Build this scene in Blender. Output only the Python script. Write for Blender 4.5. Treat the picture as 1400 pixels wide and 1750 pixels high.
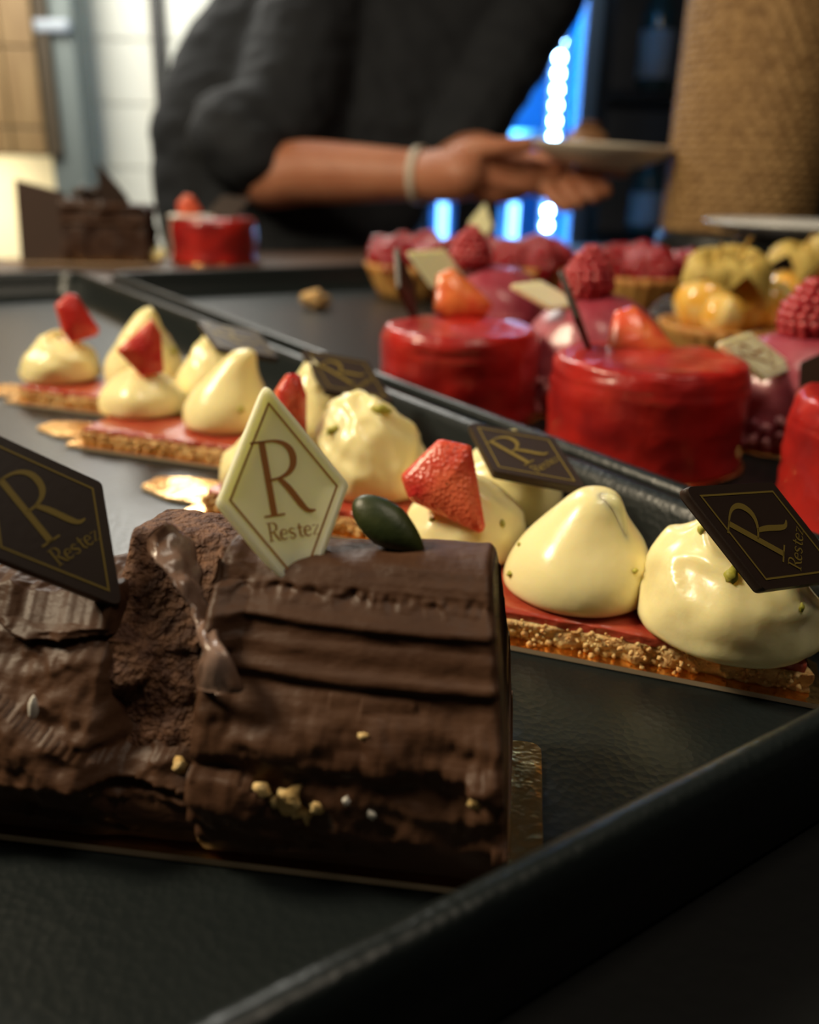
import bpy, bmesh, math, random
from mathutils import Vector, Matrix, noise, Euler
from math import sin, cos, radians, pi

for o in list(bpy.data.objects):
    bpy.data.objects.remove(o)
SC = bpy.context.scene
COL = SC.collection
random.seed(7)

# ------------------------------------------------------------------ camera
T = 1.0                      # height of the tray floor above the room floor
H = 0.103                    # lens height above the tray floor
F = 1480.0                   # focal length in pixels of the 1400 x 1750 frame
P = radians(21.0); RL = radians(1.5)
_r0 = Vector((1, 0, 0)); _u0 = Vector((0, sin(P), cos(P))); FW = Vector((0, cos(P), -sin(P)))
CR = cos(RL) * _r0 + sin(RL) * _u0
CU = -sin(RL) * _r0 + cos(RL) * _u0
EYE = Vector((0, 0, T + H))
cam_data = bpy.data.cameras.new('camera')
cam = bpy.data.objects.new('camera', cam_data); COL.objects.link(cam)
m = Matrix((CR, CU, -FW)).transposed().to_4x4(); m.translation = EYE
cam.matrix_world = m
cam_data.sensor_fit = 'HORIZONTAL'; cam_data.sensor_width = 36.0
cam_data.lens = 36.0 * F / 1400.0
cam_data.clip_start = 0.01; cam_data.clip_end = 50
cam_data.dof.use_dof = True
cam_data.dof.focus_distance = 0.172
cam_data.dof.aperture_fstop = 13.0
SC.camera = cam

def ray(x, y): return (x - 700) / F * CR - (y - 875) / F * CU + FW
def at_z(x, y, z=0.0):       # point of the plane z above the tray floor
    d = ray(x, y); return EYE + d * ((z - H) / d.z)
def at_d(x, y, D): return EYE + ray(x, y) * D

# ------------------------------------------------------------------ world, lights, exposure
world = bpy.data.worlds.new('world'); SC.world = world; world.use_nodes = True
bg = world.node_tree.nodes['Background']
bg.inputs[0].default_value = (0.6, 0.8, 1.0, 1); bg.inputs[1].default_value = 0.022
SC.view_settings.view_transform = 'Standard'; SC.view_settings.look = 'None'
SC.view_settings.gamma = 1.0; SC.view_settings.use_curve_mapping = False
SC.view_settings.exposure = 0.0

def area(name, loc, target, size, power, color, size_y=None):
    l = bpy.data.lights.new(name, 'AREA'); l.energy = power; l.color = color; l.size = size
    if size_y: l.shape = 'RECTANGLE'; l.size_y = size_y
    o = bpy.data.objects.new(name, l); COL.objects.link(o); o.location = loc
    o.rotation_euler = (Vector(target) - Vector(loc)).to_track_quat('-Z', 'Y').to_euler()
    return o
area('lamp_key', (-0.75, 0.27, T + 0.72), (0.0, 0.28, T), 0.22, 10.5, (1.0, 0.84, 0.58))
area('lamp_overhead', (0.30, 0.05, T + 1.35), (0.05, 0.3, T), 0.4, 5.2, (1.0, 0.85, 0.66))
area('lamp_wall_wash', (-1.1, 1.75, T + 0.9), (-0.95, 2.6, T + 0.15), 0.7, 19.0, (1.0, 0.97, 0.86))
area('lamp_under_cabinet', (-1.4, 2.40, T + 0.115), (-1.4, 2.56, T - 0.1), 0.6, 3.2, (1.0, 0.88, 0.62), 0.06)
area('lamp_back', (-0.75, 2.35, T + 1.25), (-0.1, 0.5, T), 0.7, 22.0, (1.0, 0.97, 0.88))
area('fill_hand_basket', (-1.1, 0.35, T + 1.25), (0.35, 1.15, T + 0.12), 0.4, 8.0, (1.0, 0.82, 0.60))  # added fill without a fitting, brightens the hand, plate and basket

# ------------------------------------------------------------------ materials
def mat(name, col, rough=0.5, metal=0.0, sss=0.0, sss_r=(1, .4, .2), sss_s=0.004, coat=0.0, trans=0.0, ior=1.45,
        col2=None, nscale=60.0, lo=.4, hi=.6, ndetail=4.0, bump=0.0, bscale=300.0, bdetail=3.0, bdist=0.001,
        bump2=0.0, b2scale=80.0, emit=None, estr=0.0, voronoi=False, spec=None, alpha=None, stretch=None, rough2=None):
    mt = bpy.data.materials.new(name); mt.use_nodes = True
    nt = mt.node_tree; N = nt.nodes; L = nt.links; b = N['Principled BSDF']
    b.inputs['Base Color'].default_value = (*col, 1); b.inputs['Roughness'].default_value = rough
    b.inputs['Metallic'].default_value = metal; b.inputs['IOR'].default_value = ior
    if spec is not None: b.inputs['Specular IOR Level'].default_value = spec
    if sss: 
        b.inputs['Subsurface Weight'].default_value = sss; b.inputs['Subsurface Radius'].default_value = sss_r
        b.inputs['Subsurface Scale'].default_value = sss_s
    b.inputs['Coat Weight'].default_value = coat; b.inputs['Coat Roughness'].default_value = 0.06
    b.inputs['Transmission Weight'].default_value = trans
    if emit: b.inputs['Emission Color'].default_value = (*emit, 1); b.inputs['Emission Strength'].default_value = estr
    tc = N.new('ShaderNodeTexCoord'); vec = tc.outputs['Object']
    if stretch:
        mp = N.new('ShaderNodeMapping'); mp.inputs['Scale'].default_value = stretch; L.new(vec, mp.inputs[0]); vec = mp.outputs[0]
    if col2:
        n = N.new('ShaderNodeTexNoise'); n.inputs['Scale'].default_value = nscale; n.inputs['Detail'].default_value = ndetail
        L.new(vec, n.inputs['Vector'])
        r = N.new('ShaderNodeMapRange'); r.inputs[1].default_value = lo; r.inputs[2].default_value = hi; L.new(n.outputs[0], r.inputs[0])
        mx = N.new('ShaderNodeMix'); mx.data_type = 'RGBA'; mx.inputs[6].default_value = (*col, 1); mx.inputs[7].default_value = (*col2, 1)
        L.new(r.outputs[0], mx.inputs[0]); L.new(mx.outputs[2], b.inputs['Base Color'])
        if rough2 is not None:
            rr = N.new('ShaderNodeMapRange'); rr.inputs[3].default_value = rough; rr.inputs[4].default_value = rough2
            L.new(r.outputs[0], rr.inputs[0]); L.new(rr.outputs[0], b.inputs['Roughness'])
    prev = None
    for s, sc, dd in ((bump, bscale, bdist), (bump2, b2scale, bdist * 2)):
        if s:
            if voronoi and sc == bscale:
                n = N.new('ShaderNodeTexVoronoi'); n.inputs['Scale'].default_value = sc
            else:
                n = N.new('ShaderNodeTexNoise'); n.inputs['Scale'].default_value = sc; n.inputs['Detail'].default_value = bdetail
            L.new(vec, n.inputs['Vector'])
            bp = N.new('ShaderNodeBump'); bp.inputs['Strength'].default_value = s; bp.inputs['Distance'].default_value = dd
            L.new(n.outputs[0], bp.inputs['Height'])
            if prev: L.new(prev, bp.inputs['Normal'])
            prev = bp.outputs[0]
    if prev: L.new(prev, b.inputs['Normal'])
    return mt

M = dict(
    tray=mat('black_leatherette', (.0085, .0115, .0118), .33, bump=.18, bscale=620, bdist=.0005, bump2=.10, b2scale=130, voronoi=True, spec=.36),
    counter=mat('black_counter', (.004, .0045, .0045), .6, bump=.1, bscale=300, spec=.25),
    wood=mat('brown_wood', (.10, .055, .032), .4, col2=(.055, .03, .018), nscale=18, stretch=(1, 12, 1)),
    gold=mat('gold_foil', (.92, .55, .20), .20, metal=1.0, bump=.2, bscale=260, bdist=.0006, bump2=.4, b2scale=130),
    goldedge=mat('pale_card_edge', (.55, .42, .28), .6),
    sponge=mat('almond_sponge', (.74, .52, .24), .8, sss=.3, sss_s=.002, col2=(.62, .34, .12), nscale=240, lo=.35, hi=.65, bump=.8, bscale=900, bdist=.001),
    jam=mat('red_berry_jam', (.38, .065, .032), .30, sss=.4, sss_s=.003, col2=(.34, .04, .022), nscale=120, coat=.3, bump=.3, bscale=500, bdist=.0006),
    cream=mat('vanilla_cream', (.92, .81, .43), .27, sss=.55, sss_r=(1, .75, .35), sss_s=.005, coat=.14, bump=.16, bscale=220, bdist=.0012),
    whitechoc=mat('white_chocolate', (.98, .92, .58), .34, sss=.7, sss_r=(1, .85, .45), sss_s=.006),
    darkchoc=mat('dark_chocolate', (.030, .017, .012), .42, bump=.06, bscale=700, bdist=.0004),
    print_brown=mat('brown_print', (.36, .13, .02), .5),
    print_gold=mat('gold_print', (.24, .17, .035), .42, metal=.2),
    skin_berry=mat('strawberry_skin', (.58, .028, .022), .32, sss=.4, sss_s=.003, coat=.2, col2=(.78, .16, .07), nscale=55, lo=.42, hi=.62, bump=.45, bscale=900, bdist=.0007, voronoi=True),
    flesh_berry=mat('strawberry_flesh', (.80, .14, .06), .4, sss=.5, sss_s=.004, col2=(.70, .05, .03), nscale=90, bump=.4, bscale=420, bdist=.0008),
    pistachio=mat('chopped_pistachio', (.34, .32, .03), .55, col2=(.46, .42, .07), nscale=500),
    seed=mat('pumpkin_seed', (.022, .034, .008), .42, col2=(.045, .055, .012), nscale=140, bump=.15, bscale=400),
    frost=mat('milk_chocolate_frosting', (.086, .041, .022), .48, spec=.25, col2=(.050, .021, .010), nscale=90, lo=.35, hi=.7, ndetail=6, bump=.35, bscale=420, bdist=.0009, stretch=(.5, 1, 1)),
    crumbcake=mat('chocolate_crumb', (.080, .030, .014), .7, col2=(.16, .07, .032), nscale=420, bump=1.0, bscale=700, bdist=.0016),
    curl=mat('chocolate_curl', (.30, .20, .16), .24, col2=(.13, .07, .045), nscale=120, stretch=(1, 1, .3), bump=.3, bscale=300),
    nut=mat('biscuit_crumb', (.62, .40, .14), .7, col2=(.75, .55, .25), nscale=500, bump=.5, bscale=900),
    coco=mat('coconut_shaving', (.75, .72, .66), .5),
    glaze=mat('red_mirror_glaze', (.46, .020, .014), .3, sss=.45, sss_r=(1, .15, .08), sss_s=.008, coat=.25, col2=(.27, .012, .012), nscale=40, bump=.55, bscale=90, bdist=.002),
    glaze_dark=mat('dark_red_base', (.16, .006, .008), .3, coat=.4, bump=.5, bscale=160, bdist=.002),
    dome=mat('pink_velvet', (.30, .032, .055), .42, sss=.3, sss_s=.006, col2=(.44, .11, .14), nscale=55, lo=.42, hi=.66, coat=.25, bump=.3, bscale=120, bdist=.0015),
    domecrumb=mat('pink_crumble', (.36, .08, .11), .6, col2=(.55, .24, .24), nscale=240),
    rasp=mat('raspberry', (.36, .014, .024), .38, sss=.25, sss_s=.003, coat=.15, col2=(.46, .05, .055), nscale=160),
    currant=mat('glazed_berry', (.34, .006, .014), .12, sss=.1, sss_s=.003, coat=.6),
    blackberry=mat('blackberry', (.015, .008, .015), .2, coat=.6),
    tart=mat('tart_crust', (.62, .33, .09), .55, sss=.2, col2=(.48, .2, .05), nscale=90, bump=.4, bscale=260),
    physalis=mat('physalis_fruit', (.92, .50, .07), .16, sss=.5, sss_r=(1, .5, .15), sss_s=.006, coat=.6, col2=(.95, .72, .30), nscale=60),
    husk=mat('physalis_husk', (.66, .46, .12), .6, sss=.3, sss_s=.003, col2=(.50, .33, .07), nscale=120, stretch=(1, 1, .3), bump=.6, bscale=160),
    orangeslice=mat('orange_berry_slice', (.80, .22, .06), .3, sss=.4, sss_s=.004, coat=.3, col2=(.80, .12, .05), nscale=80),
    tile=mat('white_wall_tile', (.76, .76, .69), .35, bump=.05, bscale=20),
    grout=mat('grey_grout', (.42, .42, .37), .8),
    cream_wall=mat('cream_plaster', (.80, .72, .52), .6),
    panel=mat('tan_timber_panel', (.26, .165, .07), .5, col2=(.21, .125, .05), nscale=8, stretch=(8, 1, 1)),
    darkgap=mat('dark_timber', (.06, .04, .02), .6),
    steel=mat('brushed_steel', (.15, .175, .172), .5, metal=.3),
    chrome=mat('chrome', (.34, .38, .44), .35, metal=0.0),
    blackmetal=mat('black_metal', (.012, .013, .013), .4),
    plaster=mat('dark_plaster', (.035, .035, .04), .8),
    floor=mat('dark_floor', (.06, .055, .05), .6),
    shirt=mat('black_cotton', (.0115, .0140, .0185), .85, bump=.3, bscale=30, bdist=.01),
    trousers=mat('black_trousers', (.010, .010, .013), .85),
    person=mat('skin', (.50, .21, .115), .48, sss=.25, sss_r=(1, .35, .2), sss_s=.01, col2=(.44, .17, .09), nscale=25),
    hair=mat('dark_hair', (.012, .008, .006), .5),
    band=mat('pale_wristband', (.60, .55, .45), .5),
    ceramic=mat('glazed_ceramic', (.72, .64, .52), .3, coat=.3),
    dishwhite=mat('white_porcelain', (.80, .80, .78), .22, coat=.4),
    weave=mat('woven_rattan', (.40, .24, .095), .6, col2=(.24, .13, .045), nscale=120),
    led=mat('led_bead', (1, 1, 1), .5, emit=(.35, .66, 1.0), estr=60.0),
    fridge=mat('blue_fridge_liner', (.05, .38, .75), .35),
    slabchoc=mat('matte_brown_chocolate', (.075, .048, .038), .55),
    cakeblock=mat('dark_chocolate_cake', (.032, .013, .008), .5, col2=(.055, .024, .013), nscale=80, bump=.5, bscale=300),
    bun=mat('brown_bun_crust', (.25, .13, .06), .5, col2=(.17, .08, .035), nscale=60),
    tube=mat('blue_glow', (.3, .6, 1), .4, emit=(.16, .45, 1.0), estr=5.0),  # glow of the added bars low in the fridge
    fridgeframe=mat('blue_grey_frame', (.16, .28, .50), .3, metal=.6),
    glass=mat('shelf_glass', (.5, .8, 1.0), .1, trans=.0, coat=.5),
    bottle=mat('green_glass', (.05, .085, .08), .15, coat=.5),
    label=mat('pale_label', (.42, .46, .50), .6),
    redbox=mat('dark_red_card', (.13, .035, .025), .6),
    eye=mat('eye_white', (.7, .7, .7), .2),
)

# ------------------------------------------------------------------ mesh helpers
def mk(name, verts, faces, material, parent=None, smooth=True, kind=None, mats=None, fmat=None):
    me = bpy.data.meshes.new(name); me.from_pydata([tuple(v) for v in verts], [], faces); me.update()
    for mm in (mats or [material]): me.materials.append(mm)
    if fmat: me.polygons.foreach_set('material_index', fmat)
    me.polygons.foreach_set('use_smooth', [smooth] * len(me.polygons))
    o = bpy.data.objects.new(name, me); COL.objects.link(o)
    if parent: o.parent = parent
    if kind: o['kind'] = kind
    return o
def from_bm(name, bm, material, parent=None, smooth=True, mats=None):
    me = bpy.data.meshes.new(name); bm.to_mesh(me); bm.free()
    for mm in (mats or [material]): me.materials.append(mm)
    me.polygons.foreach_set('use_smooth', [smooth] * len(me.polygons))
    o = bpy.data.objects.new(name, me); COL.objects.link(o)
    if parent: o.parent = parent
    return o
def thing(name, label, cat, loc, rotz=0.0, group=None):
    o = bpy.data.objects.new(name, None); COL.objects.link(o); o.empty_display_size = .02
    o.location = loc; o.rotation_euler = (0, 0, rotz); o['label'] = label; o['category'] = cat
    if group: o['group'] = group
    return o
def tag(o, label, cat, group=None):
    o['label'] = label; o['category'] = cat
    if group: o['group'] = group
    return o
def rootm(o): return Matrix.LocRotScale(o.location, o.rotation_euler, None)
def copy_tree(o, parent=None):
    c = o.copy(); COL.objects.link(c)
    if parent: c.parent = parent
    for ch in list(o.children): copy_tree(ch, c)
    return c
def grid_faces(nu, nv, wrap_u=False, wrap_v=False):      # vertex index = i*nv + j
    fs = []
    for i in range(nu if wrap_u else nu - 1):
        for j in range(nv if wrap_v else nv - 1):
            a = i * nv + j; b = ((i + 1) % nu) * nv + j; c = ((i + 1) % nu) * nv + (j + 1) % nv; d = i * nv + (j + 1) % nv
            fs.append((a, b, c, d))
    return fs
def revolve(profile, n=48, fn=None, close=True):
    """profile of (r, z) from the bottom up; fn(v, phi, t) displaces a vertex"""
    vs = []; k = len(profile)
    for i, (r, z) in enumerate(profile):
        for j in range(n):
            a = 2 * pi * j / n; v = Vector((r * cos(a), r * sin(a), z))
            vs.append(fn(v, a, i / (k - 1)) if fn else v)
    fs = [(a, d, c, b) for a, b, c, d in grid_faces(k, n, False, True)]
    if close:
        fs.append(tuple(range(n - 1, -1, -1))); fs.append(tuple((k - 1) * n + j for j in range(n)))
    return vs, fs
def smooth_profile(pts, n):
    out = []; k = len(pts)
    for s in range(n):
        t = s / (n - 1) * (k - 1); i = min(int(t), k - 2); f = t - i
        p0 = Vector(pts[max(i - 1, 0)]); p1 = Vector(pts[i]); p2 = Vector(pts[i + 1]); p3 = Vector(pts[min(i + 2, k - 1)])
        out.append(.5 * ((2 * p1) + (p2 - p0) * f + (2 * p0 - 5 * p1 + 4 * p2 - p3) * f * f + (3 * p1 - p0 - 3 * p2 + p3) * f ** 3))
    return out
def box_bm(bm, x0, x1, y0, y1, z0, z1, bev=0.0, seg=2):
    r = bmesh.ops.create_cube(bm, size=1.0)
    for v in r['verts']:
        v.co = Vector((x0 + (v.co.x + .5) * (x1 - x0), y0 + (v.co.y + .5) * (y1 - y0), z0 + (v.co.z + .5) * (z1 - z0)))
    if bev:
        es = {e for v in r['verts'] for e in v.link_edges}
        bmesh.ops.bevel(bm, geom=list(es), offset=bev, segments=seg, affect='EDGES', profile=.5)
def box(name, x0, x1, y0, y1, z0, z1, material, parent=None, bev=0.0, smooth=False):
    bm = bmesh.new(); box_bm(bm, x0, x1, y0, y1, z0, z1, bev)
    return from_bm(name, bm, material, parent, smooth)
def tube(path, radii, n=12):
    vs = []; k = len(path)
    up = Vector((0, 0, 1))
    for i, p in enumerate(path):
        d = (path[min(i + 1, k - 1)] - path[max(i - 1, 0)]).normalized()
        s = d.cross(up)
        if s.length < 1e-4: s = d.cross(Vector((0, 1, 0)))
        s.normalize(); q = s.cross(d)
        for j in range(n):
            a = 2 * pi * j / n; vs.append(p + (s * cos(a) + q * sin(a)) * radii[i])
    fs = grid_faces(k, n, False, True)
    fs.append(tuple(range(n - 1, -1, -1))); fs.append(tuple((k - 1) * n + j for j in range(n)))
    return vs, fs
def merge(*parts):
    V = []; Fc = []
    for vs, fs in parts:
        o = len(V); V += list(vs); Fc += [tuple(i + o for i in f) for f in fs]
    return V, Fc
_ICO = {}
def ico(sub):
    if sub not in _ICO:
        bm = bmesh.new(); bmesh.ops.create_icosphere(bm, subdivisions=sub, radius=1.0)
        _ICO[sub] = ([v.co.copy() for v in bm.verts], [tuple(v.index for v in f.verts) for f in bm.faces]); bm.free()
    return _ICO[sub]
def blob(c, r, sub=1, lump=0.0, seed=0, sq=(1, 1, 1), rot=None):
    vs, fs = ico(sub); out = []
    for v in vs:
        k = 1 + (lump * noise.noise(v * 1.7 + Vector((seed, seed * .7, 0))) if lump else 0)
        q = Vector((v.x * sq[0], v.y * sq[1], v.z * sq[2])) * (r * k)
        if rot: q = rot @ q
        out.append(Vector(c) + q)
    return out, fs
def fbm(p, o=4): return noise.fractal(p, 1.0, 2.0, o)

# ------------------------------------------------------------------ counter frame: u runs along the trays away from us, w along the counter
AZ = radians(-34.0)
U2 = Vector((sin(AZ), cos(AZ), 0)); W2 = Vector((cos(AZ), -sin(AZ), 0))
ANG_W = math.atan2(W2.y, W2.x)                      # local x axis = w, local y axis = u

# ------------------------------------------------------------------ setting
def struct(o): o['kind'] = 'structure'; return o
struct(box('floor', -3.0, 3.2, -2.0, 3.0, -.05, 0, M['floor']))
struct(box('ceiling', -3.0, 3.2, -2.0, 3.0, 2.9, 2.95, M['plaster']))
struct(box('wall_right', 3.2, 3.3, -2.0, 3.0, 0, 2.9, M['plaster']))
struct(box('wall_front', -3.0, 3.2, -2.1, -2.0, 0, 2.9, M['plaster']))
struct(box('wall_left', -3.1, -3.0, -2.0, 3.0, 0, 2.9, M['plaster']))
wall = struct(box('wall_back', -3.0, 3.2, 3.0, 3.1, 0, 2.9, M['plaster']))
YB = 2.6
def bx(px, D=YB): return (px - 700) / F * D * 1.0
# tiled partition behind the counter
def BX(px, D=2.427): return (px - 700) / F * D
tw = struct(box('wall_tiled', BX(147), -.25, YB, YB + .08, 0, 2.4, M['grout']))
zt = [T + H + dz for dz in (-.96, -.797, -.635, -.473, -.31, -.15, .009, .172, .328, .49, .65)]
for i in range(10):
    for x0, x1 in ((BX(156), BX(264)), (BX(286), BX(396)), (BX(398), BX(508))):
        box('tile', x0 + .001, x1 - .001, YB - .012, YB + .001, zt[i] + .0015, zt[i + 1] - .0015, M['tile'], tw, bev=.003)
struct(box('trim_1', BX(265), BX(285), YB - .03, YB, 0, 2.4, M['blackmetal']))
struct(box('trim_2', BX(147), BX(156), YB - .03, YB, 0, 2.4, M['tile']))
struct(box('wall_cream', -3.0, BX(147), YB, YB + .08, 0, 2.4, M['cream_wall']))
cb = thing('wall_cabinet', 'tan timber wall cabinet hanging over the cream wall at the far left', 'cabinet', (-.925, YB - .17, T + H + .035))
box('carcass', -1.2, 0, -.02, .169, 0, 1.0, M['darkgap'], cb)
for k, (z0, z1) in enumerate(((.002, .062), (.066, .245), (.249, .45), (.454, .99))):
    for x0, x1 in ((-1.19, -.62), (-.615, -.115), (-.110, -.030)):
        box('panel', x0, x1, -.038, -.02, z0, z1, M['panel'], cb, bev=.002)
stl = thing('steel_column', 'grey brushed steel column with a chrome bar beside the white tiles', 'column', (-.912, YB - .12, 0))
box('shaft', -.047, .047, -.05, .05, 0, 2.4, M['steel'], stl, bev=.008)
bmb = bmesh.new(); box_bm(bmb, -.052, .042, -.075, -.05, T + H + .316, T + H + .346, .006)
from_bm('latch_bar', bmb, M['chrome'], stl)

# ------------------------------------------------------------------ counter
def uw(u, w, z=0.0): v = U2 * u + W2 * w; return Vector((v.x, v.y, T + z))
ct = thing('display_counter', 'long black display counter with a brown timber ledge along its back', 'counter', (0, 0, 0), ANG_W)
box('worktop', -1.2, 1.6, -.35, .822, T - .05, T - .0045, M['counter'], ct, bev=.004)
box('ledge', -1.2, 1.6, .824, 1.06, T - .05, T + .012, M['wood'], ct, bev=.004)
box('base', -1.18, 1.58, -.30, 1.0, .0, T - .051, M['counter'], ct)

def tray(name, label, u0, u1, w0, w1, ang):
    """rectangular tray with a sloping inner wall and a rounded lip; corner (u0,w0)"""
    o = thing(name, label, 'tray', (0, 0, T), ang)
    prof = [(.021, 0.0), (.0175, .0004), (.0145, .0022), (.0115, .0065), (.0088, .0125), (.0068, .0180), (.0055, .0208), (.0040, .0220),
            (.0022, .0222), (.0008, .0213), (0.0, .0190), (.0012, .010), (.0030, -.0030), (.0050, -.0040)]
    vs = []; R0 = .022; nc = 8; n = 4 * (nc + 1)
    for ins, z in prof:
        R = max(R0 - ins * .6, .004)
        for cx, cy, a0 in ((w1, u1, 0), (w0, u1, pi / 2), (w0, u0, pi), (w1, u0, 3 * pi / 2)):
            sx = -1 if cx == w1 else 1; sy = -1 if cy == u1 else 1
            for k in range(nc + 1):
                a = a0 + k / nc * pi / 2
                vs.append((cx + sx * (ins + R) + R * cos(a), cy + sy * (ins + R) + R * sin(a), z))
    k = len(prof)
    fs = grid_faces(k, n, False, True)
    fs2 = [tuple(f) for f in fs]
    mk('rim', vs, fs2, M['tray'], o)
    mk('floor_panel', vs[:n] + [(x, y, -.0035) for x, y, z in vs[:n]], [tuple(range(n)), tuple(range(2 * n - 1, n - 1, -1))], M['tray'], o, smooth=False)
    return o
# left tray: right lip along B, front lip in the foreground
wB = Vector((.0661, .2335, 0)).dot(W2); uF = Vector((.016, .0867, 0)).dot(U2)
tray('serving_tray', 'black leatherette tray in front holding the chocolate log and vanilla slices', uF - .003, .815, wB - .46, wB + .006, ANG_W)
AZ2 = radians(-33.0)
_rot = ANG_W - radians(1.0)
W3 = Vector((cos(_rot), sin(_rot), 0)); U3 = Vector((-sin(_rot), cos(_rot), 0))
wA = Vector((.0777, .2375, 0)).dot(W3)
tray('serving_tray', 'black leatherette tray behind holding the red cakes and berry domes', uF + .01, .79, wA - .001, wA + .55, _rot)

# ------------------------------------------------------------------ lettered plaques
GL = {
 'R': [([(.15, 0), (.15, 1)], [.085, .085]), ([(.02, .014), (.29, .014)], [.028, .028]), ([(0, .986), (.2, .986)], [.028, .028]),
       ([(.15, .986), (.30, .985), (.42, .945), (.50, .86), (.525, .75), (.50, .63), (.42, .54), (.30, .49), (.16, .475)], [.028, .035, .06, .085, .095, .085, .06, .035, .028]),
       ([(.29, .49), (.40, .34), (.52, .12), (.60, .02), (.70, .012)], [.06, .085, .085, .06, .02])],
 'e': [([(.08, .31), (.42, .31)], [.04, .04]), ([(.42, .31), (.40, .46), (.27, .545), (.13, .47), (.07, .28), (.12, .09), (.27, .0), (.43, .10)], [.05, .05, .045, .08, .095, .08, .05, .03])],
 's': [([(.38, .45), (.27, .545), (.14, .51), (.09, .40), (.22, .29), (.36, .20), (.37, .07), (.22, -.005), (.07, .09)], [.04, .05, .06, .08, .09, .08, .06, .05, .04])],
 't': [([(.2, .74), (.2, .12), (.28, .0), (.40, .06)], [.08, .085, .06, .03]), ([(.05, .53), (.38, .53)], [.04, .04])],
 'z': [([(.07, .53), (.41, .53), (.06, .02), (.43, .02)], [.05, .05, .08, .05])],
}
def stroke(pts, ws, off, s, z):
    P2 = [Vector((x * s + off[0], y * s + off[1], z)) for x, y in pts]
    if len(P2) > 4:
        sm = smooth_profile([tuple(p) for p in P2], 3 * len(P2)); w2 = []
        for i in range(len(sm)):
            t = i / (len(sm) - 1) * (len(ws) - 1); k = min(int(t), len(ws) - 2); w2.append(ws[k] + (ws[k + 1] - ws[k]) * (t - k))
        P2, ws = sm, w2
    vs = []
    for i, p in enumerate(P2):
        d = (P2[min(i + 1, len(P2) - 1)] - P2[max(i - 1, 0)]).normalized(); nrm = Vector((-d.y, d.x, 0))
        vs += [p + nrm * ws[i] * s * .5, p - nrm * ws[i] * s * .5]
    return vs, [(2 * i, 2 * i + 1, 2 * i + 3, 2 * i + 2) for i in range(len(P2) - 1)]
def word(txt, x, y, s, z, adv=.47):
    parts = []
    for ch in txt:
        for pts, ws in GL[ch]: parts.append(stroke(pts, [w_ * 1.1 + .01 for w_ in ws], (x, y), s, z))
        x += s * (  .62 if ch == 'R' else .38 if ch == 't' else adv)
    return merge(*parts)
def rounded_poly(pts, r, seg=5):
    out = []; n = len(pts)
    for i in range(n):
        p = Vector(pts[i]); a = (Vector(pts[i - 1]) - p).normalized(); b = (Vector(pts[(i + 1) % n]) - p).normalized()
        ang = a.angle(b); d = min(r / math.tan(ang / 2), r * 2.5)
        s, e = p + a * d, p + b * d
        for k in range(seg + 1):
            t = k / seg; out.append((1 - t) ** 2 * s + 2 * t * (1 - t) * p + t * t * e)
    return out
def plaque_parts(mtx, parent, name, material, ink, s=1.0, th=.0022, letters=True, border=True, label=None, raised=0.0):
    """rhombic chocolate plaque; mtx places it in the parent's frame, local x right / y up / z face normal"""
    a, b = .0111, .0190
    outer = rounded_poly([(0, b), (-a, 0), (0, -b), (a, 0)], .0013)
    n = len(outer); vs = []
    def ring(k, z): return [Vector((p.x * k, p.y * k, z)) for p in outer]
    rings = [ring(.985, -th), ring(1, -th * .8), ring(1, -.0004), ring(.985, 0.0)]
    if raised: rings += [ring(.93, .0001), ring(.90, 0.0), ring(.86, -raised), ring(.5, -raised)]
    vs = [v for r in rings for v in r]
    fs = grid_faces(len(rings), n, False, True) + [tuple(range(n - 1, -1, -1)), tuple((len(rings) - 1) * n + j for j in range(n))]
    vs = [mtx @ (v * s) for v in vs]
    o = mk(name, vs, fs, material, parent, smooth=True)
    for p in o.data.polygons:
        if len(p.vertices) > 4: p.use_smooth = False
    if label: o['label'] = label
    zf = .00012 - raised
    if border:
        ai, bi = .0091, .0155; w = .00034; c = [Vector((0, bi, zf)), Vector((-ai, 0, zf)), Vector((0, -bi, zf)), Vector((ai, 0, zf))]
        k2 = 1 - w / .0078
        vs = [mtx @ (p * s) for p in c] + [mtx @ (Vector((p.x * k2, p.y * k2, zf)) * s) for p in c]
        mk('border_line', vs, [(i, (i + 1) % 4, 4 + (i + 1) % 4, 4 + i) for i in range(4)], ink, o, smooth=False)
    if letters:
        vs, fs = merge(*[stroke(pts, ws, (-.0042, -.0036), .0126, zf) for pts, ws in GL['R']])
        mk('monogram', [mtx @ (v * s) for v in vs], fs, ink, o, smooth=False)
        vs, fs = word('Restez', -.0039, -.0075, .0030, zf, .47)
        mk('wordmark', [mtx @ (v * s) for v in vs], fs, ink, o, smooth=False)
    return o
def wm(c, x, y, nrm, k=1.0):      # world matrix from a solved pose; k slides it along the line of sight, keeping its real scale
    x, y, nrm = Vector(x), Vector(y), Vector(nrm)
    y = (y - x * y.dot(x)).normalized(); nrm = x.cross(y)
    mm = Matrix((x, y, nrm)).transposed().to_4x4(); c = Vector(c) - Vector((0, 0, H)); mm.translation = Vector(c) * k + Vector((0, 0, H + T))
    return mm

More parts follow.
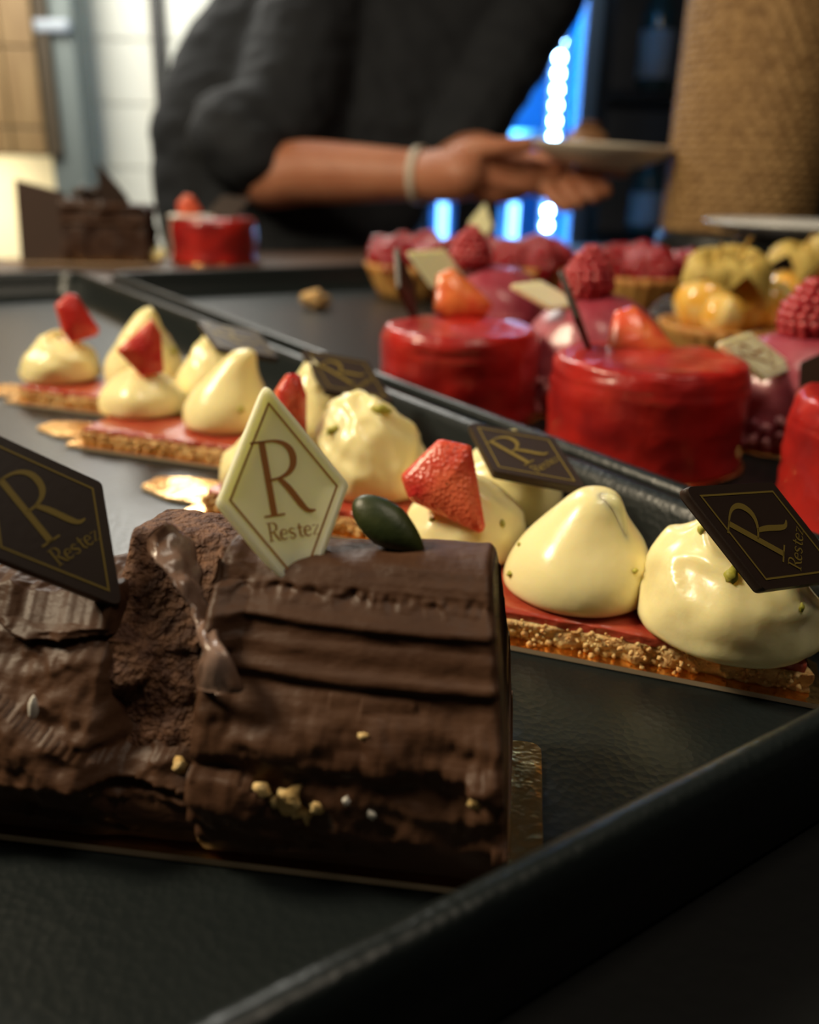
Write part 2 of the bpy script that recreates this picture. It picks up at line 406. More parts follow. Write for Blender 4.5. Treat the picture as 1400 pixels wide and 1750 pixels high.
# ------------------------------------------------------------------ piped cream, berries
PROFILES = {
 'drop': [(.80, 0), (.97, .06), (1.0, .18), (.96, .32), (.84, .46), (.66, .60), (.46, .74), (.30, .86), (.20, .94), (.10, .99), (.0, 1.0)],
 'tip':  [(.80, 0), (.97, .07), (1.0, .19), (.94, .34), (.80, .50), (.62, .65), (.47, .78), (.37, .88), (.26, .96), (.12, .995), (.0, 1.0)],
 'bun':  [(.78, 0), (.98, .08), (1.0, .25), (.95, .42), (.82, .58), (.62, .74), (.42, .86), (.22, .95), (.0, 1.0)],
 'tall': [(.84, 0), (.98, .05), (1.0, .2), (.96, .4), (.90, .58), (.80, .74), (.62, .87), (.38, .96), (.0, 1.0)],
}
def cream_mesh(kind, r, h, seed, lean=(0, 0), mess=0.0, lobes=0.0, tail=None):
    pr = [(p.x, p.y) for p in smooth_profile(PROFILES[kind], 44)]
    off = Vector((seed * 3.1, seed * 1.7, seed * .9))
    def fn(v, a, t):
        zz = v.z * h; k = zz / h
        q = Vector((v.x * r, v.y * r, zz))
        q.x += lean[0] * k ** 2.2; q.y += lean[1] * k ** 2.2
        base = Vector((v.x, v.y, v.z * 1.3))
        d = .05 * noise.noise(base * 1.4 + off)
        if mess:
            n1 = noise.noise(base * 1.6 + off * 1.3); n2 = 1 - abs(noise.noise(base * 1.5 + off * .7 + Vector((0, 0, a * .3)))) * 2.2
            d += mess * (.22 * n1 + .15 * max(n2 - .5, 0) * (0.3 + k) + .025 * noise.noise(base * 5 + off))
            d += mess * .20 * max(0, sin(a * 2 + k * 7 + seed)) ** 6 * k
            d += mess * .07 * max(0, 1 - 3.2 * abs(noise.noise(Vector((base.x * 2.2, base.y * 2.2, base.z * 1.1)) + off * 2.1))) * (.25 + k)
        if lobes: d += lobes * .06 * cos(5 * a + k * 3)
        n = Vector((v.x, v.y, .35)).normalized()
        q += n * d * r * (1 if v.z > .02 else .3)
        return q
    vs, fs = revolve(pr, 72, fn)
    parts = [(vs, fs)]
    if tail:
        path = [Vector(p) for p in tail[0]]; path = [Vector(p) for p in smooth_profile([tuple(p) for p in path], 18)]
        rr = [tail[1][min(int(i / 17 * (len(tail[1]) - 1)), len(tail[1]) - 2)] for i in range(18)]
        rr = []
        for i in range(18):
            t = i / 17 * (len(tail[1]) - 1); k = min(int(t), len(tail[1]) - 2); rr.append(tail[1][k] * (1 - t + k) + tail[1][k + 1] * (t - k))
        parts.append(tube(path, rr, 12))
    return merge(*parts)
def chunk(pts, th, bulge=.3, back=.7, n=56, r=.0008, seed=0.0):
    """faceted fruit piece: a rounded outline with a bulged skin side (+z), cut sides and a smaller back"""
    pl = rounded_poly(pts, r, 4)
    # resample
    L = [0]; 
    for i in range(len(pl)): L.append(L[-1] + (pl[(i + 1) % len(pl)] - pl[i]).length)
    out = []
    for s in range(n):
        d = s / n * L[-1]; i = max(k for k in range(len(pl)) if L[k] <= d + 1e-12); f = (d - L[i]) / max(L[i + 1] - L[i], 1e-9)
        out.append(pl[i].lerp(pl[(i + 1) % len(pl)], min(f, 1)))
    c = sum(out, Vector((0, 0))) / n
    vs = []; rings = []
    for k, z in ((.03, bulge), (.3, bulge * .93), (.55, bulge * .74), (.78, bulge * .42), (.93, bulge * .14), (1.0, -.06), (1.0, -.2), (1 - (1 - back) * .5, -.6), (back, -.95), (back * .9, -1.0), (back * .4, -1.03), (.02, -1.03)):
        for p in out:
            q = c + (p - c) * k; vs.append(Vector((q.x, q.y, z * th + .04 * th * noise.noise(Vector((q.x * 300, q.y * 300, seed))))))
        rings.append(k)
    nr = len(rings); fs = grid_faces(nr, n, False, True)
    fm = []
    for i in range(nr - 1): fm += [0 if i < 5 else 1] * n
    return vs, fs, fm
def place(vs, mtx): return [mtx @ v for v in vs]
def facing(center, px_right=1.0, tilt=0.0, yaw=0.0, roll=0.0):
    """orientation whose z looks back towards where the guests stand, then turned by yaw / tilt / roll"""
    z = (EYE - Vector(center)).normalized(); x = Vector((0, 0, 1)).cross(z).normalized(); y = z.cross(x)
    mm = Matrix((x, y, z)).transposed().to_4x4()
    mm = mm @ Matrix.Rotation(yaw, 4, 'Y') @ Matrix.Rotation(tilt, 4, 'X') @ Matrix.Rotation(roll, 4, 'Z')
    mm.translation = Vector(center); return mm
def raspberry_mesh(r, h, seed=0, sub=1, dr=.0031):
    parts = []; rows = 7
    for i in range(rows):
        t = i / (rows - 1); z = t * h * .92; rr = r * (1 - t ** 2.3 * .82) * (.82 + .18 * min(1, t * 5)); n = max(3, int(2 * pi * rr / (dr * 1.35)))
        for j in range(n):
            a = 2 * pi * j / n + seed + i * 2.4; parts.append(blob((rr * cos(a), rr * sin(a), z + dr * .6), dr * (1 + .12 * sin(j * 7 + i)), sub))
    parts.append(blob((0, 0, h), dr * 1.1, sub)); parts.append(blob((0, 0, h * .45), r * .8, 2, sq=(1, 1, h * .55 / (r * .8))))
    return merge(*parts)
def crumb_mesh(spots, rmin, rmax, sub=1):
    return merge(*[blob(p, random.uniform(rmin, rmax), sub, .6, i * .37) for i, p in enumerate(spots)])

# ------------------------------------------------------------------ vanilla slices
ANG_E = radians(90 - 109)
ECL = 'vanilla cream slices along the tray edge'
def board_mesh(x0, x1, y0, y1, th, tab=True, r=.004):
    pts = [(x0, y0), (x1, y0), (x1, y1), (x0, y1)]
    if tab: pts += [(x0, y0 + .030), (x0 - .014, y0 + .030), (x0 - .027, y0 + .026), (x0 - .027, y0 + .015), (x0 - .012, y0 + .009), (x0, y0 + .009)]
    pl = rounded_poly(pts, r * .5, 4); n = len(pl)
    vs = [Vector((p.x, p.y, 0)) for p in pl] + [Vector((p.x, p.y, th)) for p in pl]
    fs = [tuple(range(n - 1, -1, -1)), tuple(range(n, 2 * n))] + [(i, (i + 1) % n, n + (i + 1) % n, n + i) for i in range(n)]
    return vs, fs, [0, 0] + [1] * n
def slab(x0, x1, y0, y1, z0, z1, nx, ny, nz, amp, freq, seed, round_=.0012):
    """closed rounded block with noisy sides"""
    bm = bmesh.new(); bmesh.ops.create_cube(bm, size=1.0)
    vs = []; fs = []
    bm.free()
    ring = []
    m_ = 10
    cs = []
    for k in range(4 * m_):
        side, t = divmod(k, m_); t /= m_
        y, z = ((y0 + t * (y1 - y0), z1), (y1, z1 + t * (z0 - z1)), (y1 + t * (y0 - y1), z0), (y0, z0 + t * (z1 - z0)))[side]
        cs.append((y, z))
    n = len(cs); nxx = nx + 1
    for i in range(nxx + 2):
        e = 0 if i in (0, nxx + 1) else 1
        x = x0 + (min(max(i - 1, 0), nx)) / nx * (x1 - x0)
        for y, z in cs:
            v = Vector((x, y, z)); cy = (y0 + y1) / 2; cz = (z0 + z1) / 2
            if not e: v.y = cy + (y - cy) * .9; v.z = cz + (z - cz) * .9; v.x += (-.0005 if i == 0 else .0005)
            d = Vector((0, (v.y - cy), (v.z - cz) * 2))
            nrm = Vector((0, 1 if y >= y1 - 1e-6 else (-1 if y <= y0 + 1e-6 else 0), .3 if z >= z1 - 1e-6 else 0))
            if i <= 1: nrm.x = -1
            if i >= nxx: nrm.x = 1
            k = fbm(v * freq + Vector((seed, 0, 0)), 4) * amp
            v += nrm * k
            vs.append(v)
    fs = grid_faces(nxx + 2, n, False, True)
    fs.append(tuple(range(n - 1, -1, -1))); fs.append(tuple((nxx + 1) * n + j for j in range(n)))
    return vs, fs
def vanilla_slice(C, label, creams, wedge, plq, bits, seed, L=.102, tab=True, wd=.036):
    o = thing('vanilla_slice', label, 'pastry', (C[0], C[1], T + .0003), ANG_E, ECL)
    inv = rootm(o).inverted()
    vs, fs, fm = board_mesh(0, L, 0, wd, .0012, tab)
    mk('cake_board', vs, fs, None, o, smooth=False, mats=[M['gold'], M['goldedge']], fmat=fm)
    vs, fs = slab(.006, L - .004, .0035, wd - .003, .0013, .0058, 110, 1, 1, .0016, 260, seed)
    mk('sponge', vs, fs, M['sponge'], o)
    vs, fs = slab(.0065, L - .0045, .0042, wd - .0035, .0055, .0077, 90, 1, 1, .0008, 180, seed + 3)
    mk('jam_layer', vs, fs, M['jam'], o)
    sp = []
    for k in range(260):
        x = random.uniform(.006, L - .005); yy = random.gauss(.0030, .0010); sp.append((x, min(yy, .0045), random.uniform(.0018, .0066) - max(0, .003 - yy) * .8))
    for k in range(30): sp.append((.0055 + random.gauss(0, .0006), random.uniform(.005, wd - .004), random.uniform(.0018, .006)))
    vs, fs = crumb_mesh(sp, .00030, .00085)
    mk('crumb_edge', vs, fs, M['sponge'], o, kind='stuff')
    for (pos, kind, r, h, kw) in creams:
        p = inv @ pos; vs, fs = cream_mesh(kind, r, h, kw.pop('seed', seed), **kw)
        cr = mk('piped_cream', vs, fs, M['cream'], o); cr.location = (p.x, p.y, .0072); cr.rotation_euler = (0, 0, -ANG_E)
    if wedge:
        c, pts, th, yaw, tilt, roll, sc = wedge
        vs, fs, fm = chunk(pts, th, seed=seed); mm = inv @ facing(c, yaw=yaw, tilt=tilt, roll=roll)
        mk('strawberry_wedge', place([v * sc for v in vs], mm), fs, None, o, mats=[M['skin_berry'], M['flesh_berry']], fmat=fm)
    if plq:
        plaque_parts(inv @ plq[0], o, 'chocolate_plaque', M['darkchoc'], M['print_gold'], plq[1], label='dark chocolate rhombus with gold monogram')
    bpy.context.view_layer.update()
    def snap(pos):
        o_ = inv @ EYE; d_ = (inv @ pos - o_).normalized(); best = None
        for ch in o.children:
            if not ch.name.startswith('piped_cream'): continue
            ml = Matrix.LocRotScale(ch.location, ch.rotation_euler, None); mi = ml.inverted()
            ok, loc, nr, ix = ch.ray_cast(mi @ o_, (mi.to_3x3() @ d_).normalized())
            if ok and (best is None or (ml @ loc - o_).length < (best - o_).length): best = ml @ loc
        return best
    for i, (pos, r, sq) in enumerate(bits):
        hp = snap(pos)
        if hp is None: continue
        pos = rootm(o) @ hp
        vs, fs = blob(inv @ pos, r, 2, .7, i + seed, sq, Euler((i * 1.3, i * .7, i * 2.1)).to_matrix())
        mk('pistachio_piece', vs, fs, M['pistachio'], o)
    return o
ZJ = .0078
def J(x, y): return at_z(x, y, ZJ)
WEDGE = [(-.0026, .0099), (.0046, .0086), (.0086, -.0094), (.0074, -.0106), (-.0085, -.0040), (-.0108, .0013)]
CE = {1: (-.192, .3965), 2: (-.138, .330), 3: (-.073, .260), 4: (-.008, .190)}
d3 = Vector((cos(ANG_E), sin(ANG_E), 0)); n3 = Vector((-sin(ANG_E), cos(ANG_E), 0))
def E_(k, a, n, z=.0078): return Vector((CE[k][0], CE[k][1], T + z)) + d3 * a + n3 * n
K_ = 1.15
pl4 = wm((.0619, .1382, .0476), (.2431, .7533, .6111), (-.8762, -.0997, .4715), (.4161, -.6501, .6358), 1.18)
pl3 = wm((.0274, .2010, .0418), (.722, .6657, .1886), (-.6919, .6919, .2063), (0, 0, 1), 1.145)
pl2 = wm((-.0209, .2703, .0450), (.5509, .7906, .2672), (-.8212, .4563, .3428), (0, 0, 1), 1.17)
pl1 = wm((-.0630, .3106, .0484), (.4902, .8607, .1376), (-.8569, .447, .2568), (0, 0, 1), 1.22)
vanilla_slice(CE[4], 'nearest vanilla slice, behind the chocolate log, its dark plaque tipped to the right',
    [(J(795, 935), 'bun', .0170, .0215, dict(seed=4.2, mess=.25)),
     (J(985, 1006), 'tip', .0186, .0270, dict(seed=1.1, lean=(.0035, 0), tail=([(.0030, -.0020, .0245), (.0058, -.0040, .0250), (.0078, -.0058, .0215), (.0088, -.0078, .0160)], [.0020, .0019, .0012, .0004]))),
     (J(1240, 1077), 'bun', .0198, .0270, dict(seed=6.4, mess=.6, lean=(-.005, .002)))],
    (at_d(766, 826, .223), WEDGE, .0075, radians(-6), radians(-6), 0, 1.175),
    (pl4, 1.18),
    [(at_d(1200, 905, .172), .0011, (1, 1, 1)), (at_d(1250, 985, .1575), .0015, (.8, 1.2, 1)), (at_d(1370, 1040, .158), .0007, (1.5, .8, 1)),
     (at_d(738, 888, .180), .0008, (1, 1, 1)), (at_d(858, 893, .186),   .0008, (1.5, .7, 1)), (at_d(888, 931, .188), .0006, (1, 1, 1)), (at_d(872, 980, .182), .0008, (.7, 1, 1.6)), (at_d(1085, 975, .176), .0008, (.7, 1, 1.4))], 4.0)
vanilla_slice(CE[3], 'vanilla slice behind the white plaque, with a ragged middle cream and red wedge',
    [(E_(3, .020, .021), 'bun', .016, .019, dict(seed=2.6, mess=.3)),
     (J(636, 832), 'tall', .0180, .0290, dict(seed=9.3, mess=.6, lean=(-.004, .003))),
     (E_(3, .100, .024), 'bun', .0172, .026, dict(seed=5.1, mess=.25))],
    (at_d(500, 690, .274), [(-.0040, -.0085), (-.0042, .004), (-.0015, .0085), (.0022, .0086), (.0045, .003), (.0050, -.009)], .008, radians(25), 0, radians(-4), 1.1),
    (pl3, 1.16),
    [(at_d(650, 700, .262), .0021, (1.5, .8, .8)), (at_d(570, 735, .255), .0016, (.7, .9, 1.5)), (at_d(398, 728, .262), .0016, (1, 1, 1.4))], 3.0)
vanilla_slice(CE[2], 'vanilla slice in second place from the far end, red wedge pointing down left',
    [(J(247, 702), 'bun', .0178, .0195, dict(seed=3.7, lobes=.4)),
     (J(387, 728), 'tip', .0172, .0315, dict(seed=7.2, lean=(.009, .001))),
     (E_(2, .098, .024), 'drop', .0170, .031, dict(seed=8.8, mess=.3))],
    (at_d(243, 600, .355), [(-.0100, .0007), (.0052, .0132), (.0084, .0070), (.0080, -.0088), (-.0009, -.0105)], .008, radians(8), radians(-5), 0, 1.0),
    (pl2, 1.17),
    [(at_d(300, 610, .34), .0024, (1.6, .7, .8)), (at_d(325, 628, .345), .0016, (1, 1, 1)), (at_d(412, 700, .30), .0013, (1, 1, 1))], 2.0)
vanilla_slice(CE[1], 'vanilla slice at the far end of the row, red wedge upright on its left cream',
    [(J(106, 647), 'bun', .0190, .023, dict(seed=5.9, mess=.4)),
     (J(250, 658), 'drop', .0180, .036, dict(seed=2.2, mess=.3, lean=(.004, 0))),
     (E_(1, .100, .024), 'drop', .0165, .030, dict(seed=1.7, mess=.3))],
    (at_d(132, 546, .408), [(-.0090, .0070), (-.0030, .0120), (.0010, .0115), (.0095, -.0045), (.0085, -.0075), (-.0040, -.0110), (-.0070, -.006)], .009, radians(5), radians(-4), 0, 1.0),
    (pl1, 1.22),
    [(at_d(218, 548, .42), .0022, (1, 1, 1)), (at_d(100, 575, .41), .0016, (1.3, .8, .8)), (at_d(296, 600, .42), .002, (1, 1, 1))], 1.0)

# ------------------------------------------------------------------ chocolate log
ANG_C = radians(90 - 97)
oc = at_z(770, 1530)
log = thing('chocolate_log', 'large chocolate log slice in front with ragged frosting and two rhombic plaques', 'cake', (oc.x, oc.y, T + .0003), ANG_C)
invl = rootm(log).inverted()
def loft_log(a0, a1, na, hfun, rough, seed, grooves, ns=170):
    prof = smooth_profile([(.0022, .0013), (.0008, .004), (.0006, .012), (.0024, .021), (.0062, .0295), (.0110, .0370), (.0155, .0422), (.0185, .0448), (.0215, .0460), (.028, .0460), (.0335, .0448), (.0372, .040), (.0385, .030), (.0388, .015), (.0375, .0013)], ns)
    vs = []
    for i in range(na + 1):
        a = a0 + (a1 - a0) * i / na
        hs, sh = hfun(a)
        endf = min((a - a0), (a1 - a)) / .0016; endf = min(max(endf, 0), 1); endk = .93 + .07 * math.sqrt(1 - (1 - endf) ** 2)
        for j, p in enumerate(prof):
            n_, z = p.x, p.y
            n_ = .022 + (n_ - .022) * endk; z = .022 + (z - .022) * endk if z > .002 else z
            aa = a - (.0062 * (z / .048) ** 1.4 * (i / na) ** 2 if grooves else 0)
            z *= hs; n_ += sh
            q = Vector((aa, n_, z))
            nrm = Vector((0, -1, 0)) if j < ns * .50 else (Vector((0, -.35, 1)) if j < ns * .78 else Vector((0, 1, .2)))
            up = min(max((z - .0245) / .006, 0), 1) * min(max((a + .040) / .005, 0), 1)
            d = 0.0
            d += rough * .0009 * fbm(Vector((a * 80, z * 120, n_ * 80)) + Vector((seed, 0, 0)), 5) * (1 - .72 * up)
            d += rough * .0009 * (1 - 2 * abs(noise.noise(Vector((a * 55 + z * 40, z * 190, seed))))) * (1 - .8 * up)
            if grooves:
                wv = .0008 * noise.noise(Vector((a * 45, 3, 0)))
                for zr, am in ((.0386, .0011), (.0318, .0011), (.0350, .0003)):
                    x = z - zr - wv
                    d += am * up * (math.exp(-(x / .0008) ** 2) - .22 * math.exp(-((x + .0022) / .0011) ** 2))
                xb = (z - .0414 - wv * .5)
                d += up * math.exp(-(xb / .0009) ** 2) * (-.0005 + .0011 * noise.noise(Vector((a * 600, z * 600, 1.5))))
                d += .00022 * up * noise.noise(Vector((a * 20, z * 1500, 7)))
            lowz = 1 - up
            wp = Vector((a * 42 + seed, z * 74, n_ * 42)); wp += Vector((noise.noise(wp * .7), noise.noise(wp * .7 + Vector((9, 0, 0))), 0)) * .9
            led = 1 - 2.0 * abs(noise.noise(wp)); led2 = 1 - 2.0 * abs(noise.noise(wp * 2.3 + Vector((3, 1, 7))))
            cut = noise.noise(Vector((a * 30 + seed * 2, z * 95, 1.1)))
            d += rough * lowz * (.0013 * led + .0006 * led2 * max(0, .4 + cut) + (.0011 if cut > .08 else -.0004) + .0003 * noise.noise(Vector((a * 480, z * 520, seed))))
            if z < .010 and j < ns * .5: d = min(d, .0004 + .16 * max(z - .002, 0))
            if z < .002: d *= .2
            q += nrm.normalized() * d
            vs.append(q)
    n = ns; fs = grid_faces(na + 1, n, False, True)
    fs.append(tuple(range(n - 1, -1, -1))); fs.append(tuple(na * n + j for j in range(n)))
    return vs, fs
def h_right(a): return 1.0 + .9 * (a - .0088) + .02 * noise.noise(Vector((a * 60, 0, 2))), 0.0
def h_left(a):
    t = min(max((a + .0590) / .006, 0), 1); t = t * t * (3 - 2 * t)
    return (.745 - .24 * t + .05 * noise.noise(Vector((a * 90, 5, 2)))), .0005 + .0012 * t
vs, fs = loft_log(-.0410, .0087, 220, h_right, 1.5, 3.0, True)
mk('frosted_half', vs, fs, M['frost'], log)
vs, fs = loft_log(-.110, -.0385, 260, h_left, 1.5, 9.0, False)
mk('frosted_half', vs, fs, M['frost'], log)
# torn crumb in the break between the halves
vs, fs = loft_log(-.0600, -.0390, 70, lambda a: (.935, .0085), 1.1, 15.0, False, 110)
mk('torn_crumb', vs, fs, M['crumbcake'], log)
vs, fs, fm = board_mesh(-.118, .0142, 0, .0395, .0012, False, .006)
mk('cake_board', vs, fs, None, log, smooth=False, mats=[M['gold'], M['goldedge']], fmat=fm)
plaque_parts(invl @ wm((-.0203, .1323, .055), (.9193, .3928, .0245), (-.2161, .4516, .8657), (.329, -.8, .5)), log, 'chocolate_plaque', M['whitechoc'], M['print_brown'], 1.0, th=.0030, label='white chocolate rhombus with brown monogram', raised=.00035)
plaque_parts(invl @ wm((-.0582, .1296, .0508), (.5462, .792, .2726), (-.6137, .1569, .7738), (.57, -.59, .57)), log, 'chocolate_plaque', M['darkchoc'], M['print_gold'], 1.0, th=.0026, label='dark chocolate rhombus with gold monogram')
# pumpkin seed
c = at_d(664, 899, .143)
vs, fs = blob((0, 0, 0), .0073, 3, 0, 0, (1, .52, .34))
vs = [Vector((v.x, v.y * (1 - .35 * max(v.x, 0) / .0073), v.z)) for v in vs]
mk('pumpkin_seed', place(vs, invl @ facing(c, roll=radians(-38), tilt=radians(-15))), fs, M['seed'], log)
# biscuit crumbs and a coconut shaving caught in the frosting
def on_face(px, py):         # where the line of sight meets the log's front
    best = None
    dg = log_eval
    o_ = invl @ EYE; d_ = (invl.to_3x3() @ ray(px, py)).normalized()
    for ob in dg:
        ok, loc, nr, ix = ob.ray_cast(o_, d_)
        if ok and (best is None or (loc - o_).length < (best - o_).length): best = loc
    return best
bpy.context.view_layer.update()
log_eval = [c_ for c_ in log.children if c_.name.startswith(('frosted', 'torn'))]
for i, (px, py, r) in enumerate(((500, 1362, .0020), (520, 1385, .0019), (488, 1378, .0013), (543, 1380, .0011), (447, 1352, .0014), (470, 1367, .0011), (307, 1308, .0013), (812, 1371, .0011), (622, 1259, .0007), (592, 1370, .0006), (635, 1392, .0007))):
    p = on_face(px, py)
    if p:
        vs, fs = blob(p, r, 2, .9, i * 1.9, (1, .7, 1.1)); mk('biscuit_crumb', vs, fs, M['nut'] if i < 9 else M['coco'], log)
p = on_face(57, 1217)
if p:
    vs, fs = blob((0, 0, 0), .0026, 2, .2, 3, (.32, .28, 1.25), Euler((0, radians(8), 0)).to_matrix()); mk('coconut_shaving', [v + p for v in vs], fs, M['coco'], log)

# twisted chocolate curl standing in the break
o_ = invl @ EYE
def near_face(px, py, gap): p = on_face(px, py); return p + (o_ - p).normalized() * gap
path = [near_face(268, 925, .0050) + Vector((0, 0, .0018)), near_face(296, 945, .0062), near_face(322, 1000, .0066), near_face(344, 1058, .0060), near_face(364, 1115, .0045), near_face(372, 1180, .0022)]
path = [Vector(p) for p in smooth_profile([tuple(p) for p in path], 40)]
vs = []; NW = 11
for i, p in enumerate(path):
    t = i / 39; wd = .0012 + .0034 * (math.exp(-((t - .24) / .22) ** 2)) + .0030 * math.exp(-((t - .96) / .12) ** 2)
    d = (path[min(i + 1, 39)] - path[max(i - 1, 0)]).normalized(); s = d.cross(Vector((0, -1, .2))).normalized(); q = s.cross(d)
    tw = .9 * sin(t * 4.2) + .4
    for side in (1, -1):
        for j in range(NW):
            x = (j / (NW - 1) * 2 - 1) * side
            rz = .0007 * cos(x * 2.2) + .0004 * side + .0005 * noise.noise(Vector((x * 3, t * 9, side)))
            vs.append(p + s * (x * wd * cos(tw)) + q * (rz + x * wd * sin(tw) * .7) + s * .0009 * noise.noise(Vector((t * 14, x * 2, 4))))
n = 2 * NW
fs = grid_faces(40, n, False, True) + [tuple(range(n - 1, -1, -1)), tuple(39 * n + j for j in range(n))]
mk('chocolate_curl', vs, fs, M['curl'], log)
# ------------------------------------------------------------------ red glazed cakes
def stick_plaque(root, center, up, face, name, material, s=1.0, letters=False, label=None, ink=None):
    """plaque given by its centre, its long axis and its face normal, all in world space"""
    y = Vector(up).normalized(); z = Vector(face); z = (z - y * z.dot(y)).normalized(); x = y.cross(z)
    mm = Matrix((x, y, z)).transposed().to_4x4(); mm.translation = Vector(center)
    return plaque_parts(rootm(root).inverted() @ mm, root, name, material, ink or M['print_gold'], s, letters=letters, border=letters, label=label)
RG = 'red glazed round cakes'
def red_cake(pos, label, r, h, seed, wedge=None, plq=None, boardmat='gold', group=RG):
    o = thing('red_glazed_cake', label, 'cake', (pos.x, pos.y, pos.z + .0003), 0, group)
    vs, fs = revolve([(r * .2, 0), (r * 1.03, 0), (r * 1.05, .0006), (r * 1.03, .0012), (r * .2, .0012)], 48)
    mk('cake_board', vs, fs, M[boardmat], o)
    pr = smooth_profile([(.96 * r, .0013), (1.01 * r, h * .06), (.99 * r, h * .22), (r, h * .5), (r * .995, h * .74), (r * .986, h * .80), (r * .986, h * .86), (r * .955, h * .945), (r * .90, h * .992), (r * .70, h), (r * .4, h * 1.0), (r * .02, h * .998)], 46)
    pr = [(p.x, p.y) for p in pr]
    def fn(v, a, t):
        q = Vector(v); n = Vector((cos(a), sin(a), 0))
        side = 1 if v.z < h * .95 else .2
        q += n * side * (.0012 * noise.noise(Vector((cos(a) * 1.5, sin(a) * 1.5, v.z * 40 + seed))) + .0009 * noise.noise(Vector((cos(a) * 2.5, sin(a) * 2.5, v.z * 200 + seed))))
        if v.z > h * .9: q.z += .0010 * fbm(Vector((v.x * 90, v.y * 90, seed)), 3)
        return q
    vs, fs = revolve(pr, 72, fn); mk('glaze', vs, fs, M['glaze'], o)
    inv = rootm(o).inverted()
    if wedge:
        c, pts, th, yaw, tilt, roll, sc, mm_ = wedge
        vs, fs, fm = chunk(pts, th, seed=seed)
        mk('strawberry_wedge', place([v * sc for v in vs], inv @ facing(c, yaw=yaw, tilt=tilt, roll=roll)), fs, None, o, mats=[M[mm_], M['flesh_berry']], fmat=fm)
    if plq: stick_plaque(o, *plq, 'chocolate_plaque', M['darkchoc'], 1.0, label='dark chocolate plaque stuck upright')
    return o
LW = [(-.012, -.009), (-.010, .006), (-.004, .009), (.004, .003), (.013, -.006), (.010, -.011), (-.006, -.012)]
z0 = .0003
p1 = at_z(768, 706) + W3 * .005; p2 = at_z(1093, 780)
red_cake(p1, 'red glazed round cake left in the back tray, next to the grey empty floor', .0368, .0405, 1.0,
    (at_d(790, 494, .424), LW, .009, radians(10), radians(-20), 0, 1.2, 'orangeslice'),
    (at_z(712, 545, .0395) + Vector((-.30, .1, 1.0)).normalized() * .0165, (-.30, .1, 1.0), (.93, -.30, .2)))
red_cake(p2, 'large red glazed round cake in the middle of the back tray, dark plaque leaning', .0385, .0410, 5.0,
    (at_d(1102, 566, .355), LW, .009, radians(15), radians(-25), radians(-4), 1.25, 'orangeslice'),
    (at_z(1013, 600, .0400) + Vector((-.46, .05, 1.0)).normalized() * .0165, (-.46, .05, 1.0), (.93, -.16, .35)))
p3 = at_d(1492, 880, .268); p3 = at_z(1500, 905)
red_cake(p3, 'red glazed cake cut off by the right edge of the picture', .0330, .0430, 8.0)

# ------------------------------------------------------------------ berry domes
DG = 'pink berry domes topped with a raspberry'
def dome(pos, label, r, h, seed, rasp_r, white=None, dark=None, rr_dx=(0, 0)):
    o = thing('berry_dome', label, 'cake', (pos.x, pos.y, pos.z + .0003), 0, DG)
    inv = rootm(o).inverted()
    vs, fs = revolve([(r * .2, 0), (r * 1.12, 0), (r * 1.14, .0006), (r * 1.12, .0012), (r * .2, .0012)], 48)
    mk('cake_board', vs, fs, M['gold'], o)
    pr = smooth_profile([(.97 * r, .0013), (r, h * .12), (r * .985, h * .3), (r * .93, h * .5), (r * .80, h * .7), (r * .60, h * .86), (r * .34, h * .965), (r * .02, h)], 36)
    pr = [(p.x, p.y) for p in pr]
    def fn(v, a, t): return v + Vector((v.x, v.y, v.z)).normalized() * .0011 * fbm(v * 75 + Vector((seed, 0, 0)), 3)
    vs, fs = revolve(pr, 60, fn); mk('dome_shell', vs, fs, M['dome'], o)
    sp = []
    for k in range(230):
        a = random.uniform(0, 2 * pi); zz = random.random() ** 1.6 * h * .34; rr = r * (1.03 + .05 * random.random()) ; sp.append((rr * cos(a), rr * sin(a), .003 + zz))
    vs, fs = crumb_mesh(sp, .0012, .0030); mk('crumble_ring', vs, fs, M['domecrumb'], o, kind='stuff')
    vs, fs = raspberry_mesh(rasp_r, rasp_r * 1.9, seed); rb = mk('raspberry', vs, fs, M['rasp'], o); rb.location = (rr_dx[0], rr_dx[1], h - .0015)
    bpy.context.view_layer.update(); shell = [c_ for c_ in o.children if c_.name.startswith('dome_shell')][0]
    def lean(px, py, axis, face, sc, *rest):
        o_ = inv @ EYE; ok, loc, nr, ix = shell.ray_cast(o_, (inv.to_3x3() @ ray(px, py)).normalized())
        if not ok: print('plaque misses dome', label)
        return (rootm(o) @ loc + Vector(axis).normalized() * (.0190 * sc - .005), axis, face, sc) + rest
    if white: white = lean(*white)
    if dark: dark = lean(*dark)
    if white: stick_plaque(o, *white[:3], 'chocolate_plaque', M['whitechoc'], white[3], letters=len(white) > 4, label='white chocolate plaque', ink=M['print_brown'])
    if dark: stick_plaque(o, *dark[:3], 'chocolate_plaque', M['darkchoc'], dark[3], label='dark chocolate plaque')
    return o
g1 = at_z(843, 615); g2 = at_z(1006, 690); g3 = at_z(1345, 745)
dome(g1, 'berry dome behind the left red cake, white plaque on its left shoulder', .0390, .056, 2.0, .0110,
     (792, 480, (-.80, -.25, .40), (-.2, -.75, .55), 1.15), rr_dx=(-.017, 0))
dome(g2, 'berry dome between the two red cakes, raspberry on top and pale plaque at its left', .0385, .054, 6.0, .0108,
     (978, 514, (-.85, -.25, .22), (-.1, -.45, .85), 1.0), rr_dx=(-.006, 0))
dome(g3, 'berry dome right of the centre red cake with a lettered white plaque leaning on it', .0375, .046, 11.0, .0110,
     (1345, 622, (-.85, -.30, .26), (-.25, -.62, .74), 1.1, True),
     (1374, 694, (.10, -.25, .5), (-.55, -.75, .30), 1.0))

